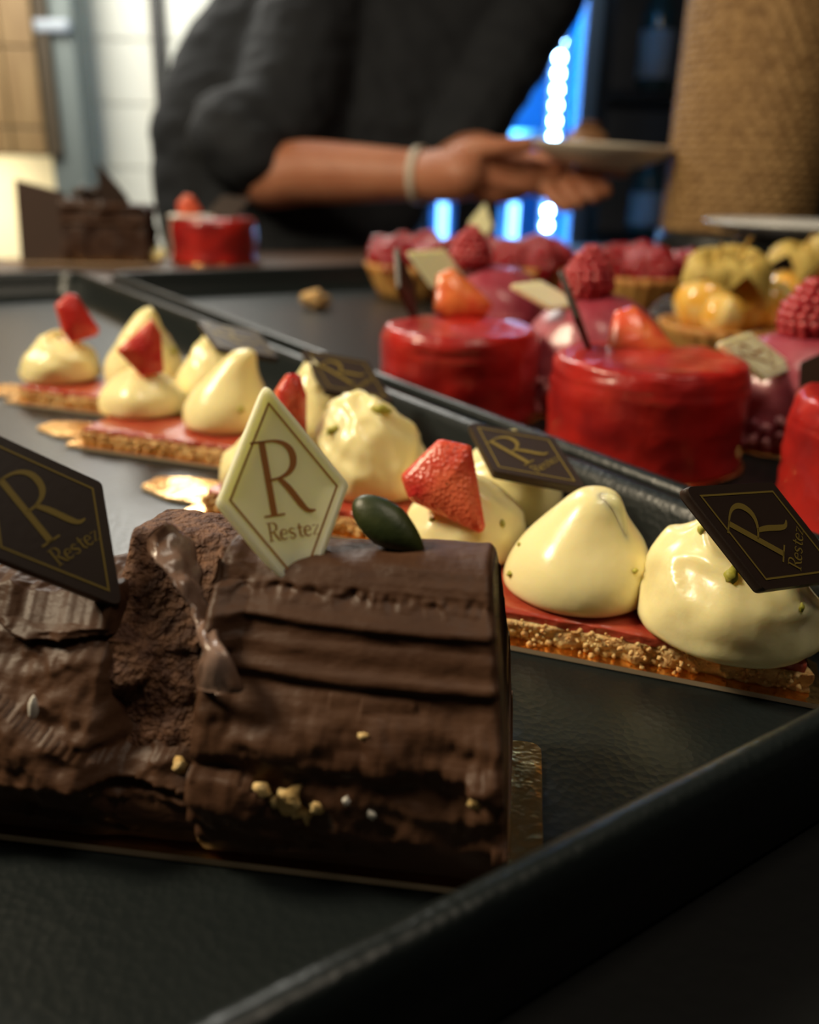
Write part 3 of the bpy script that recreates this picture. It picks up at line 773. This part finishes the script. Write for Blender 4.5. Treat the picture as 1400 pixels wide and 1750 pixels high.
# ------------------------------------------------------------------ tarts
def tart_shell(o, r, h):
    prf = [(r * .70, 0), (r * .72, .0006), (r * .80, h * .3), (r * .92, h * .75), (r * 1.0, h), (r * .96, h * 1.01), (r * .88, h * .85), (r * .3, h * .80), (.0005, h * .8)]
    def fn(v, a, t):
        k = 1 + .022 * cos(26 * a) * (1 if .1 < t < .7 else 0); return Vector((v.x * k, v.y * k, v.z))
    vs, fs = revolve(prf, 104, fn); return mk('tart_shell', vs, fs, M['tart'], o)
TG = 'glazed raspberry tarts at the back of the tray'
rb_small = raspberry_mesh(.0095, .016, .4, 1, .0026)
rb_me = None
def berry_tart(pos, label, r, seed, nb=9):
    global rb_me
    o = thing('raspberry_tart', label, 'tart', (pos.x, pos.y, pos.z + .0003), seed, TG)
    tart_shell(o, r, .030)
    pts = [(0, 0, .032)] + [(r * .60 * cos(2 * pi * k / (nb - 1)), r * .60 * sin(2 * pi * k / (nb - 1)), .026) for k in range(nb - 1)]
    for k, p in enumerate(pts):
        if rb_me is None:
            b = mk('raspberry', *rb_small, M['currant'], o); rb_me = b.data
        else:
            b = bpy.data.objects.new('raspberry', rb_me); COL.objects.link(b); b.parent = o
        b.location = p; b.rotation_euler = (sin(k * 2.1 + seed) * .5, cos(k * 1.7) * .5, k); b.scale = (1.65, 1.65, 1.65)
    return o
berry_tart(at_z(712, 506), 'raspberry tart at the left end of the back row, golden crust in view', .049, .3)
tt = berry_tart(at_z(898, 508), 'raspberry tart in the middle of the back row, behind the tall domes', .049, 1.1)
berry_tart(at_z(1085, 528), 'raspberry tart at the right end of the back row, next to the dark berry', .049, 2.0)
stick_plaque(tt, at_d(822, 384, .845), (.15, .1, 1), (-.1, -1, .1), 'chocolate_plaque', M['whitechoc'], 1.1, label='white chocolate plaque stuck upright')
bb = thing('blackberry', 'dark blackberry lying between the berry dome and the physalis tart', 'berry', at_z(1138, 560) + Vector((0, 0, .0003)))
vs, fs = raspberry_mesh(.013, .020, 1.0, 1, .0036); mk('drupelets', vs, fs, M['blackberry'], bb)
vs, fs = blob((0, 0, .0215), .0035, 1, .3, 2, (1.2, 1.2, .5)); mk('calyx', vs, fs, M['husk'], bb)

def husk_mesh(L, w, n=5, seed=0, droop=.5):
    parts = []
    for k in range(n):
        a = 2 * pi * k / n + seed; vs = []; nu, nv = 9, 7
        for i in range(nu):
            t = i / (nu - 1); wd = w * sin(pi * min(t * .88 + .10, 1)) ** .8
            for j in range(nv):
                s = j / (nv - 1) * 2 - 1
                r_ = L * (t * .85 + .02); z = L * (.42 * sin(t * pi * .8) - droop * t * t + .10 * (1 - s * s) - .10) + .0011 * noise.noise(Vector((s * 3, t * 5, k + seed)))
                vs.append(Vector((r_ * cos(a) - s * wd * sin(a), r_ * sin(a) + s * wd * cos(a), z)))
        top = vs; bot = [v - Vector((0, 0, .0005)) for v in vs]; f1 = grid_faces(nu, nv)
        parts.append((top + bot, f1 + [tuple(q + nu * nv for q in reversed(f)) for f in f1]))
    parts.append(tube([Vector((0, 0, 0)), Vector((.001, 0, L * .35)), Vector((.004, 0, L * .62))], [.0016, .0012, .001], 8))
    return merge(*parts)
PG = 'physalis tarts on the right'
def physalis_tart(pos, label, fruits, husks, seed):
    o = thing('physalis_tart', label, 'tart', (pos.x, pos.y, pos.z + .0003), 0, PG)
    inv = rootm(o).inverted(); tart_shell(o, .043, .022)
    for i, (c, r) in enumerate(fruits):
        p = inv @ c; pr = [(r * sin(pi * k / 22) + .00005, -r * cos(pi * k / 22)) for k in range(23)]
        def fn(v, a, t): k = 1 + .035 * cos(7 * a) * sin(pi * t); return Vector((v.x * k, v.y * k, v.z))
        vs, fs = revolve(pr, 42, fn); b = mk('physalis_fruit', vs, fs, M['physalis'], o); b.location = p; b.rotation_euler = (.5, -.3 + i * .4, i)
    for i, (c, L, w, rot) in enumerate(husks):
        vs, fs = husk_mesh(L, w, 5, i + seed); b = mk('papery_husk', vs, fs, M['husk'], o); b.location = inv @ c; b.rotation_euler = rot
    return o
fr1 = [(at_z(1203, 518, .0345), .0182), (at_z(1268, 516, .0345), .0185), (at_z(1236, 538, .0300), .0130), (at_z(1318, 520, .0335), .0150)]
q1 = sum((p for p, r in fr1[:3]), Vector()) / 3; q1 = Vector((q1.x + .006, q1.y + .004, T))
physalis_tart(q1, 'physalis tart with orange fruits and a drooping yellow husk, right of the domes', fr1,
    [(fr1[1][0] + Vector((-.008, -.004, .022)), .031, .0125, (.35, -.1, .3)), (fr1[0][0] + Vector((.004, .002, .022)), .024, .0105, (.2, -.5, 1.2))], 0)
fr2 = [(at_z(1395, 500, .0345), .0190), (at_z(1342, 505, .0335), .0175), (at_z(1440, 500, .0345), .0175)]
q2 = (fr2[0][0] + fr2[1][0] + fr2[2][0]) / 3; q2 = Vector((q2.x, q2.y, T))
physalis_tart(q2, 'physalis tart at the right edge, its husk raised above the berries', fr2,
    [(fr2[1][0] + Vector((.006, 0, .026)), .028, .0115, (.2, .1, 0)), (fr2[0][0] + Vector((.006, 0, .032)), .026, .0105, (-.3, .3, .8))], 2)
cr = thing('cake_crumb', 'small brown cake crumb alone on the bare floor of the back tray', 'crumb', at_z(540, 527) + Vector((0, 0, .0003)))
vs, fs = blob((0, 0, .0075), .0095, 3, .8, 3.3, (1.1, 1, .75)); mk('crumb', vs, fs, M['sponge'], cr)

# ------------------------------------------------------------------ cakes on the ledge behind
def on_ledge(px, D, z=.0122): p = EYE + ray(px, 440) * D; return Vector((p.x, p.y, T + z))
pc = on_ledge(172, .93); 
bc = thing('chocolate_cake', 'chocolate cake on the back ledge with a tall slab and a pointed shard', 'cake', pc, radians(6))
vs, fs, fm = board_mesh(-.072, .062, -.032, .032, .0014, True); mk('cake_board', vs, fs, None, bc, smooth=False, mats=[M['gold'], M['goldedge']], fmat=fm)
vs, fs = slab(-.030, .056, -.026, .026, .0015, .062, 60, 1, 1, .0035, 60, 3.0)
vs = [Vector((v.x - .0 * v.z, v.y, v.z * (1 - .10 * max(0, v.x / .06)) + (.0016 * sin(v.z * 420)))) if v.z > .005 else v for v in vs]
mk('cake_block', vs, fs, M['cakeblock'], bc)
for z, x0 in ((.040, -.029), (.056, -.028)):
    box('cream_layer', x0, .0575 - (z - .03) * .2, -.0285, .0285, z, z + .0035, M['frost'], bc, bev=.001, smooth=True)
def shard(name, pts, th, root, mtx, material):
    bm = bmesh.new(); f = bm.faces.new([bm.verts.new((x, y, 0)) for x, y in pts])
    r = bmesh.ops.extrude_face_region(bm, geom=[f]); bmesh.ops.translate(bm, verts=[g for g in r['geom'] if isinstance(g, bmesh.types.BMVert)], vec=(0, 0, th))
    bmesh.ops.recalc_face_normals(bm, faces=bm.faces); bmesh.ops.bevel(bm, geom=bm.edges[:], offset=th * .2, segments=1, affect='EDGES')
    bm.transform(mtx); return from_bm(name, bm, material, root, smooth=False)
RX = Matrix.Rotation(radians(90), 4, 'X')
shard('chocolate_slab', [(0, 0), (.046, -.002), (.050, .068), (.004, .080)], .003, bc, Matrix.Translation((-.073, -.030, .0016)) @ Matrix.Rotation(radians(12), 4, 'Z') @ RX, M['slabchoc'])
shard('chocolate_shard', [(0, 0), (.032, 0), (.026, .012), (.001, .042)], .0022, bc, Matrix.Translation((.008, -.012, .058)) @ RX, M['darkchoc'])
vs, fs = merge(*[blob((-.018 + .007 * k, .004 * (-1) ** k, .067 + .003 * (k % 2)), .007, 2, .5, k) for k in range(4)])
mk('chocolate_truffle', vs, fs, M['darkchoc'], bc)
lump = blob((.064, -.018, .009), .0085, 2, .7, 5, (1, .9, .8)); mk('cream_dab', *lump, M['cream'], bc)
pr_ = on_ledge(367, .955)
red_cake(pr_, 'red glazed cake on the back ledge beside the dark shirt', .0470, .0470, 3.0,
    (pr_ + Vector((-.022, -.012, .057)), [(-.010, -.010), (-.011, .004), (-.003, .012), (.004, .011), (.012, -.002), (.010, -.010)], .010, 0, 0, 0, 1.1, 'skin_berry'))
rc = [o for o in bpy.data.objects if o.get('label', '').startswith('red glazed cake on the back ledge')][0]
plaque_parts(Matrix.Translation((.018, -.006, .058)) @ Matrix.Rotation(radians(55), 4, 'X') @ Matrix.Rotation(radians(-65), 4, 'Z'), rc, 'chocolate_plaque', M['darkchoc'], M['print_gold'], 1.45, letters=False, border=False, label='dark chocolate plaque leaning back')
sw = raspberry_mesh(.0, .0) if False else None
vs, fs = revolve([(.024, .0465), (.026, .0478), (.022, .0492), (.001, .0495)], 32, lambda v, a, t: v + Vector((-.020, -.012, .0006 * cos(7 * a))))
mk('cream_dab', vs, fs, M['ceramic'], rc)

# ------------------------------------------------------------------ basket, dish
pb = EYE + ray(1255, 396) * 1.09; zb = pb.z
rs = thing('basket_riser', 'brown timber riser with black top under the woven basket', 'riser', (pb.x, pb.y, T - .0043))
vs, fs = revolve([(.01, 0), (.088, 0), (.092, .002), (.092, .026), (.088, .028), (.01, .028)], 56); mk('block', vs, fs, M['wood'], rs)
vs, fs = revolve([(.01, .0281), (.094, .0281), (.096, .030), (.096, zb - T - .012 + .004), (.092, zb - T + .0043 - .0004), (.01, zb - T + .0043 - .0004)], 56); mk('top_ring', vs, fs, M['blackmetal'], rs)
bk = thing('woven_basket', 'tall round basket woven from brown rattan standing on a black riser', 'basket', (pb.x, pb.y, zb))
Rb = .0885; Hb = .60
vs, fs = revolve([(.001, 0), (Rb - .004, 0), (Rb - .002, .002), (Rb - .002, Hb), (Rb - .006, Hb), (Rb - .006, .006), (.001, .006)], 64); mk('liner', vs, fs, M['weave'], bk)
NA, NZ = 36 * 10, 360; vs = []
for i in range(NZ):
    z = Hb * i / (NZ - 1); row = z / .0085; ri = int(row)
    for j in range(NA):
        a = 2 * pi * j / NA
        d = .0036 * abs(sin(18 * a + ri * pi / 3)) * abs(sin(pi * row)) ** .6
        rr = Rb - .0005 + d; vs.append(Vector((rr * cos(a), rr * sin(a), z)))
mk('rattan_weave', vs, [(q, w, e, r_) for q, r_, e, w in grid_faces(NZ, NA, False, True)], M['weave'], bk, kind='stuff')
pd = EYE + ray(1385, 410) * .86
ds = thing('dish_stand', 'black pedestal stand carrying the white dish at the right', 'stand', (pd.x, pd.y, T - .0043))
hd = pd.z - T + .0043
vs, fs = revolve([(.001, 0), (.055, 0), (.058, .003), (.052, .008), (.022, .018), (.018, hd * .6), (.03, hd - .008), (.07, hd - .0045), (.072, hd - .001), (.001, hd - .001)], 48); mk('pedestal', vs, fs, M['blackmetal'], ds)
dsh = thing('white_dish', 'shallow white porcelain dish on the black stand at the right', 'dish', (pd.x, pd.y, pd.z))
vs, fs = revolve([(.001, 0), (.05, 0), (.055, .002), (.085, .007), (.1, .013), (.1035, .0155), (.1015, .017), (.095, .0135), (.06, .0065), (.001, .005)], 72); mk('bowl', vs, fs, M['dishwhite'], dsh)

# ------------------------------------------------------------------ blue fridge and the dark back bar
YF = 2.05
def fx(px): return (px - 700) / F * (YF * .933 + .04)
fr = thing('drinks_fridge', 'upright drinks fridge glowing blue behind the person with a strip of lights', 'fridge', (.165, YF, 0))
X0, X1 = -.15, .168
box('back_panel', X0, X1, .42, .45, .05, 2.1, M['fridge'], fr)
box('side_panel', X0 - .03, X0, 0, .45, .05, 2.1, M['fridge'], fr); box('side_panel', X1, X1 + .03, 0, .45, .05, 2.1, M['fridge'], fr)
box('top_panel', X0 - .03, X1 + .03, 0, .45, 2.1, 2.16, M['blackmetal'], fr); box('plinth', X0 - .03, X1 + .03, 0, .45, 0, .05, M['blackmetal'], fr)
for z in (.35, .65, .92, 1.20, 1.47, 1.75): box('shelf', X0, X1, .06, .42, z, z + .012, M['glass'], fr)
box('door_frame', X1 + .002, X1 + .040, -.04, -.001, .05, 2.1, M['fridgeframe'], fr, bev=.006)
box('door_frame', X0 - .035, X0 + .004, -.04, -.001, .05, 2.1, M['fridgeframe'], fr, bev=.006)
box('light_rail', .110, .150, .03, .05, .10, 2.05, M['fridgeframe'], fr)
for pa, pb_ in ((690, 722), (763, 836)): box('dark_strip', (pa - 700) / F * 1.95 - .165, (pb_ - 700) / F * 1.95 - .165, -.03, -.002, .05, 1.082, M['blackmetal'], fr, bev=.003)  # black strips added to darken the lower part of the fridge
for px in (743, 862):
    vs, fs = tube([Vector(((px - 700) / F * 1.99 - .165, .03, .30)), Vector(((px - 700) / F * 1.99 - .165, .03, 1.075 if px < 800 else 1.06))], [.012, .012], 16); mk('glow_bar', vs, fs, M['tube'], fr)  # glowing bars made up for the blue streaks under the arm
bme = None
for k in range(54):
    z = .30 + k * .0310
    if bme is None:
        vs, fs = blob((0, 0, 0), .0100, 2, 0, 0, (1, .6, 1)); b = mk('led_bead', vs, fs, M['led'], fr); bme = b.data
    else: b = bpy.data.objects.new('led_bead', bme); COL.objects.link(b); b.parent = fr
    b.location = (.130, .024, z)
for k, zz in enumerate((.75, 1.35)):
    l = bpy.data.lights.new('fridge_fill', 'AREA'); l.shape = 'RECTANGLE'; l.size = .06; l.size_y = .55; l.energy = 1.5; l.color = (.12, .52, 1.0)  # added blue fill, strengthens the glow of the LED beads
    lo = bpy.data.objects.new('fridge_fill', l); COL.objects.link(lo); lo.parent = fr; lo.location = (.13, .06, zz + .1); lo.rotation_euler = (radians(90), 0, radians(-20 + 180 + 20)); 
    lo.rotation_euler = Vector((-.4, 1, 0)).to_track_quat('-Z', 'Z').to_euler()
# cans on the fridge shelves
for k, (x, z) in enumerate(((-.11, .932), (-.04, .932), (.03, .932), (-.11, 1.212), (-.04, 1.212), (.03, 1.212))):
    vs, fs = revolve([(.001, 0), (.026, 0), (.031, .006), (.031, .105), (.027, .115), (.001, .115)], 24)
    b = mk('drink_can', vs, fs, M['glass'], None); b.location = (.165 + x, YF + .22, z + .0003)
    tag(b, ('leftmost', 'middle', 'rightmost')[k % 3] + ' blue can on the ' + ('lower', 'upper')[k // 3] + ' shelf of the glowing fridge', 'can', 'cans inside the fridge')
sh = thing('back_bar_shelf', 'dark back bar shelf unit right of the blue fridge', 'shelf', (1.02, 2.55, 0))
for z in (.55, .95, 1.30, 1.75): box('shelf_board', -.55, .9, -.16, .16, z, z + .025, M['blackmetal'], sh)
box('upright', -.57, -.55, -.16, .16, 0, 2.1, M['blackmetal'], sh); box('upright', .9, .92, -.16, .16, 0, 2.1, M['blackmetal'], sh)
BG_ = 'bottles on the back bar'
def bottle(x, z, r, h, label):
    o = thing('glass_bottle', label, 'bottle', (x, 2.50, z + .0003), 0, BG_)
    vs, fs = revolve([(.001, 0), (r * .9, 0), (r, .006), (r, h * .6), (r * .8, h * .7), (r * .36, h * .8), (r * .34, h * .97), (r * .40, h * .975), (r * .40, h), (.001, h)], 32); mk('glass_body', vs, fs, M['bottle'], o)
    vs, fs = revolve([(r * 1.012, h * .12), (r * 1.012, h * .50)], 32, close=False); mk('paper_label', vs, fs, M['label'], o)
for x, r, h, lb in ((.60, .042, .29, 'dark green bottle with pale label, first right of the fridge'), (.735, .048, .31, 'dark green bottle with pale label, second right of the fridge'), (1.30, .045, .30, 'dark green bottle with pale label, farthest right on the shelf')):
    bottle(x, 1.325, r, h, lb)
for i, (x, h, lb) in enumerate(((.62, .22, 'short dark bottle on the lower shelf next to the red carton'), (.95, .24, 'short dark bottle on the lower shelf behind the basket'))): bottle(x, .975, .045, h, lb)
bx_ = tag(box('card_carton', .70, .80, 2.44, 2.56, .9755, 1.16, M['redbox'], None, bev=.002), 'dark red card carton on the lower back bar shelf', 'carton')

# ------------------------------------------------------------------ person
def evaluate(o):
    dg = bpy.context.evaluated_depsgraph_get(); me = bpy.data.meshes.new_from_object(o.evaluated_get(dg)); old = o.data
    o.modifiers.clear(); o.data = me; return o
def skin_obj(name, chains, voxel, material, parent, sub=2, extra=None, smooth_it=3):
    """chains of (point, radius) grown into limbs and fused into one surface"""
    vs = []; fs = []
    parts = []
    for ch in chains:
        pts = [Vector(p) for p, r in ch]; rr = [r for p, r in ch]
        if len(pts) > 2:
            n = 6 * (len(pts) - 1) + 1; sm = smooth_profile([tuple(p) for p in pts], n); r2 = [max(v.x, .003) for v in smooth_profile([(r, 0, 0) for r in rr], n)]
        else:
            n = 7; sm = [pts[0].lerp(pts[1], i / 6) for i in range(7)]; r2 = [rr[0] + (rr[1] - rr[0]) * i / 6 for i in range(7)]
        parts.append(tube(sm, r2, 16)); parts.append(blob(sm[0], r2[0], 2)); parts.append(blob(sm[-1], r2[-1], 2))
    parts += extra or []
    V, Fc = merge(*parts)
    o = mk(name, V, Fc, material, parent)
    md = o.modifiers.new('remesh', 'REMESH'); md.mode = 'VOXEL'; md.voxel_size = voxel; md.use_smooth_shade = True
    ms = o.modifiers.new('smooth', 'SMOOTH'); ms.factor = .5; ms.iterations = smooth_it
    bpy.context.view_layer.update(); evaluate(o)
    o.data.materials.clear(); o.data.materials.append(material)
    o.data.polygons.foreach_set('use_smooth', [True] * len(o.data.polygons))
    return o
pw = at_d(600, 300, 1.36); pw.z = 0
pe = thing('person', 'person in a black short sleeved shirt holding a plate behind the counter', 'person', (pw.x, pw.y, 0))
def L_(v): return Vector(v) - Vector((pw.x, pw.y, 0))
def D_(x, y, D): return L_(at_d(x, y, D))
shR = D_(575, -60, 1.36); elR = D_(442, 292, 1.22); wrR = D_(722, 300, 1.13)
shL = D_(955, -75, 1.44); elL = D_(778, 262, 1.34); wrL = D_(890, 292, 1.19)
hip = D_(520, 560, 1.42); chest = D_(680, 60, 1.43); neck = D_(800, -150, 1.40); 
headc = D_(880, -330, 1.34)
zr = lambda v, z: Vector((v.x, v.y, z))
footR = Vector((hip.x - .10, hip.y + .05, .05)); footL = Vector((hip.x + .14, hip.y + .08, .05))
arm_r = [(shR, .062), (elR.lerp(shR, .5), .054), (elR, .039), (elR.lerp(wrR, .3), .042), (elR.lerp(wrR, .7), .036), (wrR, .030)]
arm_l = [(shL, .060), (elL.lerp(shL, .5), .052), (elL, .042), (elL.lerp(wrL, .4), .038), (wrL, .027)]
kR = D_(790, 300, 1.085); kL = D_(955, 306, 1.15)
hand_r = [[(wrR, .030), (wrR.lerp(kR, .5), .033), (kR, .031)],
          [(D_(750, 285, 1.12), .016), (D_(800, 258, 1.08), .0145), (D_(850, 252, 1.065), .0115), (D_(900, 247, 1.06), .0100)],      # thumb on the rim
          [(D_(800, 262, 1.09), .014), (D_(858, 268, 1.10), .0115), (D_(905, 283, 1.10), .0100), (D_(948, 292, 1.10), .0090)],
          [(D_(805, 282, 1.085), .014), (D_(860, 292, 1.095), .0115), (D_(905, 302, 1.105), .0100), (D_(944, 304, 1.11), .0090)],
          [(D_(803, 302, 1.085), .0135), (D_(855, 315, 1.095), .0110), (D_(893, 320, 1.105), .0095), (D_(925, 318, 1.115), .0085)],
          [(D_(795, 320, 1.09), .012), (D_(840, 334, 1.10), .0098), (D_(870, 336, 1.11), .0085), (D_(892, 330, 1.115), .0075)]]
hand_l = [[(wrL, .027), (wrL.lerp(kL, .5), .030), (kL, .027)]]
for k, (xa, ya, xb, yb, xc, yc) in enumerate(((935, 312, 946, 338, 968, 354), (958, 310, 975, 332, 990, 346), (980, 306, 1002, 324, 1016, 337), (998, 300, 1024, 314, 1036, 327))):
    hand_l.append([(kL.lerp(D_(xa, ya, 1.13), .6), .0125), (D_(xa, ya, 1.115), .0112), (D_(xb, yb, 1.10), .0100), (D_(xc, yc, 1.095), .0088)])
hand_l.append([(wrL.lerp(kL, .5), .013), (D_(1000, 288, 1.16), .0115), (D_(1065, 292, 1.13), .0095)])
body = [[(hip, .13), (hip.lerp(chest, .5), .115), (chest, .125), (neck, .055)], [(neck, .055), (neck.lerp(headc, .5), .052), (headc, .06)],
        [(chest, .09), (shR, .062)], [(chest, .09), (shL, .060)], arm_r, arm_l,
        [(hip + Vector((-.06, 0, -.02)), .085), ((hip + footR) * .5 + Vector((-.02, -.03, .03)), .058), (footR + Vector((0, 0, .05)), .04)],
        [(hip + Vector((.06, 0, -.02)), .085), ((hip + footL) * .5 + Vector((.02, -.03, .03)), .058), (footL + Vector((0, 0, .05)), .04)],
        [(footR + Vector((0, .02, 0)), .04), (footR + Vector((.01, -.16, -.01)), .035)], [(footL + Vector((0, .02, 0)), .04), (footL + Vector((.02, -.16, -.01)), .035)]] + hand_r + hand_l
fz = Vector((.25, -1, -.35)).normalized(); fx_ = fz.cross(Vector((0, 0, 1))).normalized(); fu = fx_.cross(fz).normalized() * 1
hm = Matrix((fx_, -fz, fu)).transposed()
head_extra = [blob(headc, .085, 3, 0, 0, (.90, 1.12, 1.36), hm),
              blob(headc - fu * .06 + fz * .035, .05, 2, 0, 0, (.9, 1, .9), hm),
              blob(headc + fz * .098 - fu * .012, .015, 2, 0, 0, (.8, 1.2, 1.5), hm),
              blob(headc + fz * .092 - fu * .052, .012, 2, 0, 0, (2.0, .8, .8), hm),
              blob(headc + fx_ * .078, .022, 2, 0, 0, (.35, .8, 1.3), hm), blob(headc - fx_ * .078, .022, 2, 0, 0, (.35, .8, 1.3), hm)]
skin_obj('body', body, .0036, M['person'], pe, extra=head_extra)
for s in (-1, 1): vs, fs = blob(headc + fz * .086 + fx_ * .03 * s + fu * .012, .012, 2); mk('eye', vs, fs, M['eye'], pe)
vs, fs = blob(headc + fu * .035 - fz * .02, .094, 3, .08, 2, (.98, 1.08, 1.18), hm); mk('hair', vs, fs, M['hair'], pe)
# shirt: lofted trunk and sleeves fused into one cloth surface
rows = [(-120, 470, 985, 1.36, 1.46), (-40, 380, 985, 1.34, 1.46), (20, 342, 938, 1.33, 1.45), (80, 305, 902, 1.32, 1.44), (150, 276, 866, 1.31, 1.43), (210, 260, 838, 1.31, 1.42), (270, 255, 815, 1.32, 1.42), (330, 262, 745, 1.33, 1.41), (400, 274, 715, 1.34, 1.41), (480, 290, 715, 1.36, 1.42), (560, 300, 715, 1.38, 1.43)]
vs = []; n = 56
for y, xl, xr, Dl, Dr in rows:
    a = D_(xl, y, Dl); b = D_(xr, y, Dr); c = (a + b) / 2; ex = (b - a) / 2; ey = Vector((-ex.y, ex.x, 0)).normalized() * .105
    for j in range(n):
        t = 2 * pi * j / n; ca, sa = cos(t), sin(t)
        ca = abs(ca) ** .85 * (1 if ca > 0 else -1); sa = abs(sa) ** .85 * (1 if sa > 0 else -1)
        vs.append(c + ex * ca + ey * sa)
fs = grid_faces(len(rows), n, False, True) + [tuple(range(n - 1, -1, -1)), tuple((len(rows) - 1) * n + j for j in range(n))]
cuff = D_(428, 266, 1.195)
sl_r = [(shR + Vector((0, 0, .01)), .085), (shR.lerp(elR, .5), .082), (shR.lerp(elR, .82), .072), (D_(398, 232, 1.215), .066), (cuff, .056)]
sl_l = [(shL, .078), (shL.lerp(elL, .5), .070), (elL, .058)]
sh_o = skin_obj('shirt', [sl_r, sl_l, [(shR, .085), (neck - Vector((0, 0, .04)), .08)], [(shL, .08), (neck - Vector((0, 0, .04)), .08)]], .007, M['shirt'], pe, extra=[(vs, fs)], smooth_it=5)
me = sh_o.data
for v in me.vertices:                                              # cloth folds
    p = v.co; f = .006 * noise.noise(Vector((p.x * 9 + p.z * 14, p.y * 9, p.z * 22))) + .0035 * noise.noise(Vector((p.x * 30, p.y * 30, p.z * 46)))
    v.co = p + v.normal * f
sk = skin_obj('trousers', [[(hip + Vector((-.05, .02, -.01)), .135), (hip + Vector((.05, .02, -.01)), .135)],
      [(hip + Vector((-.07, 0, -.05)), .11), ((hip + footR) * .5 + Vector((-.02, -.03, .03)), .085), (footR + Vector((0, 0, .10)), .065)],
      [(hip + Vector((.07, 0, -.05)), .11), ((hip + footL) * .5 + Vector((.02, -.03, .03)), .085), (footL + Vector((0, 0, .10)), .065)]], .01, M['trousers'], pe)
# wristband
axw = (wrR - elR).normalized(); bs = axw.cross(Vector((0, 0, 1))).normalized(); bq = bs.cross(axw); vs = []
pc_ = elR.lerp(wrR, .985)
for i, (r, d) in enumerate(((.0325, -.0045), (.0345, -.0045), (.0345, .0045), (.0325, .0045))):
    for j in range(40):
        t = 2 * pi * j / 40; vs.append(pc_ + axw * d + (bs * cos(t) + bq * sin(t)) * (r + .0012))
mk('wristband', vs, grid_faces(4, 40, True, True), M['band'], pe)
# plate held in both hands and the pastry on it
pp = at_d(1025, 266, 1.09)
pt_ = thing('serving_plate', 'pale stoneware plate held up in the hands above the counter', 'plate', (pp.x, pp.y, pp.z - .010)); pt_.rotation_euler = (radians(2), radians(2.5), 0)
vs, fs = revolve([(.001, 0), (.055, 0), (.060, .002), (.080, .012), (.0885, .020), (.0905, .023), (.0885, .0245), (.082, .021), (.058, .010), (.001, .008)], 64); mk('dish', vs, fs, M['ceramic'], pt_)
vs, fs = revolve([(.038, -.004), (.044, -.004), (.045, .001), (.037, .001)], 48, close=False); mk('foot_ring', vs, fs, M['ceramic'], pt_)
pk = thing('brown_bun', 'small brown pastry resting on the held plate', 'pastry', (pp.x - .018, pp.y, pp.z + .0005))
vs, fs = revolve([(.018, 0), (.026, .004), (.028, .014), (.022, .026), (.010, .033), (.001, .034)], 36, lambda v, a, t: v * (1 + .05 * noise.noise(v * 70))); mk('bun', vs, fs, M['bun'], pk)
vs, fs = blob((0, 0, .034), .012, 2, .4, 3, (1.3, 1.3, .5)); mk('topping', vs, fs, M['crumbcake'], pk)
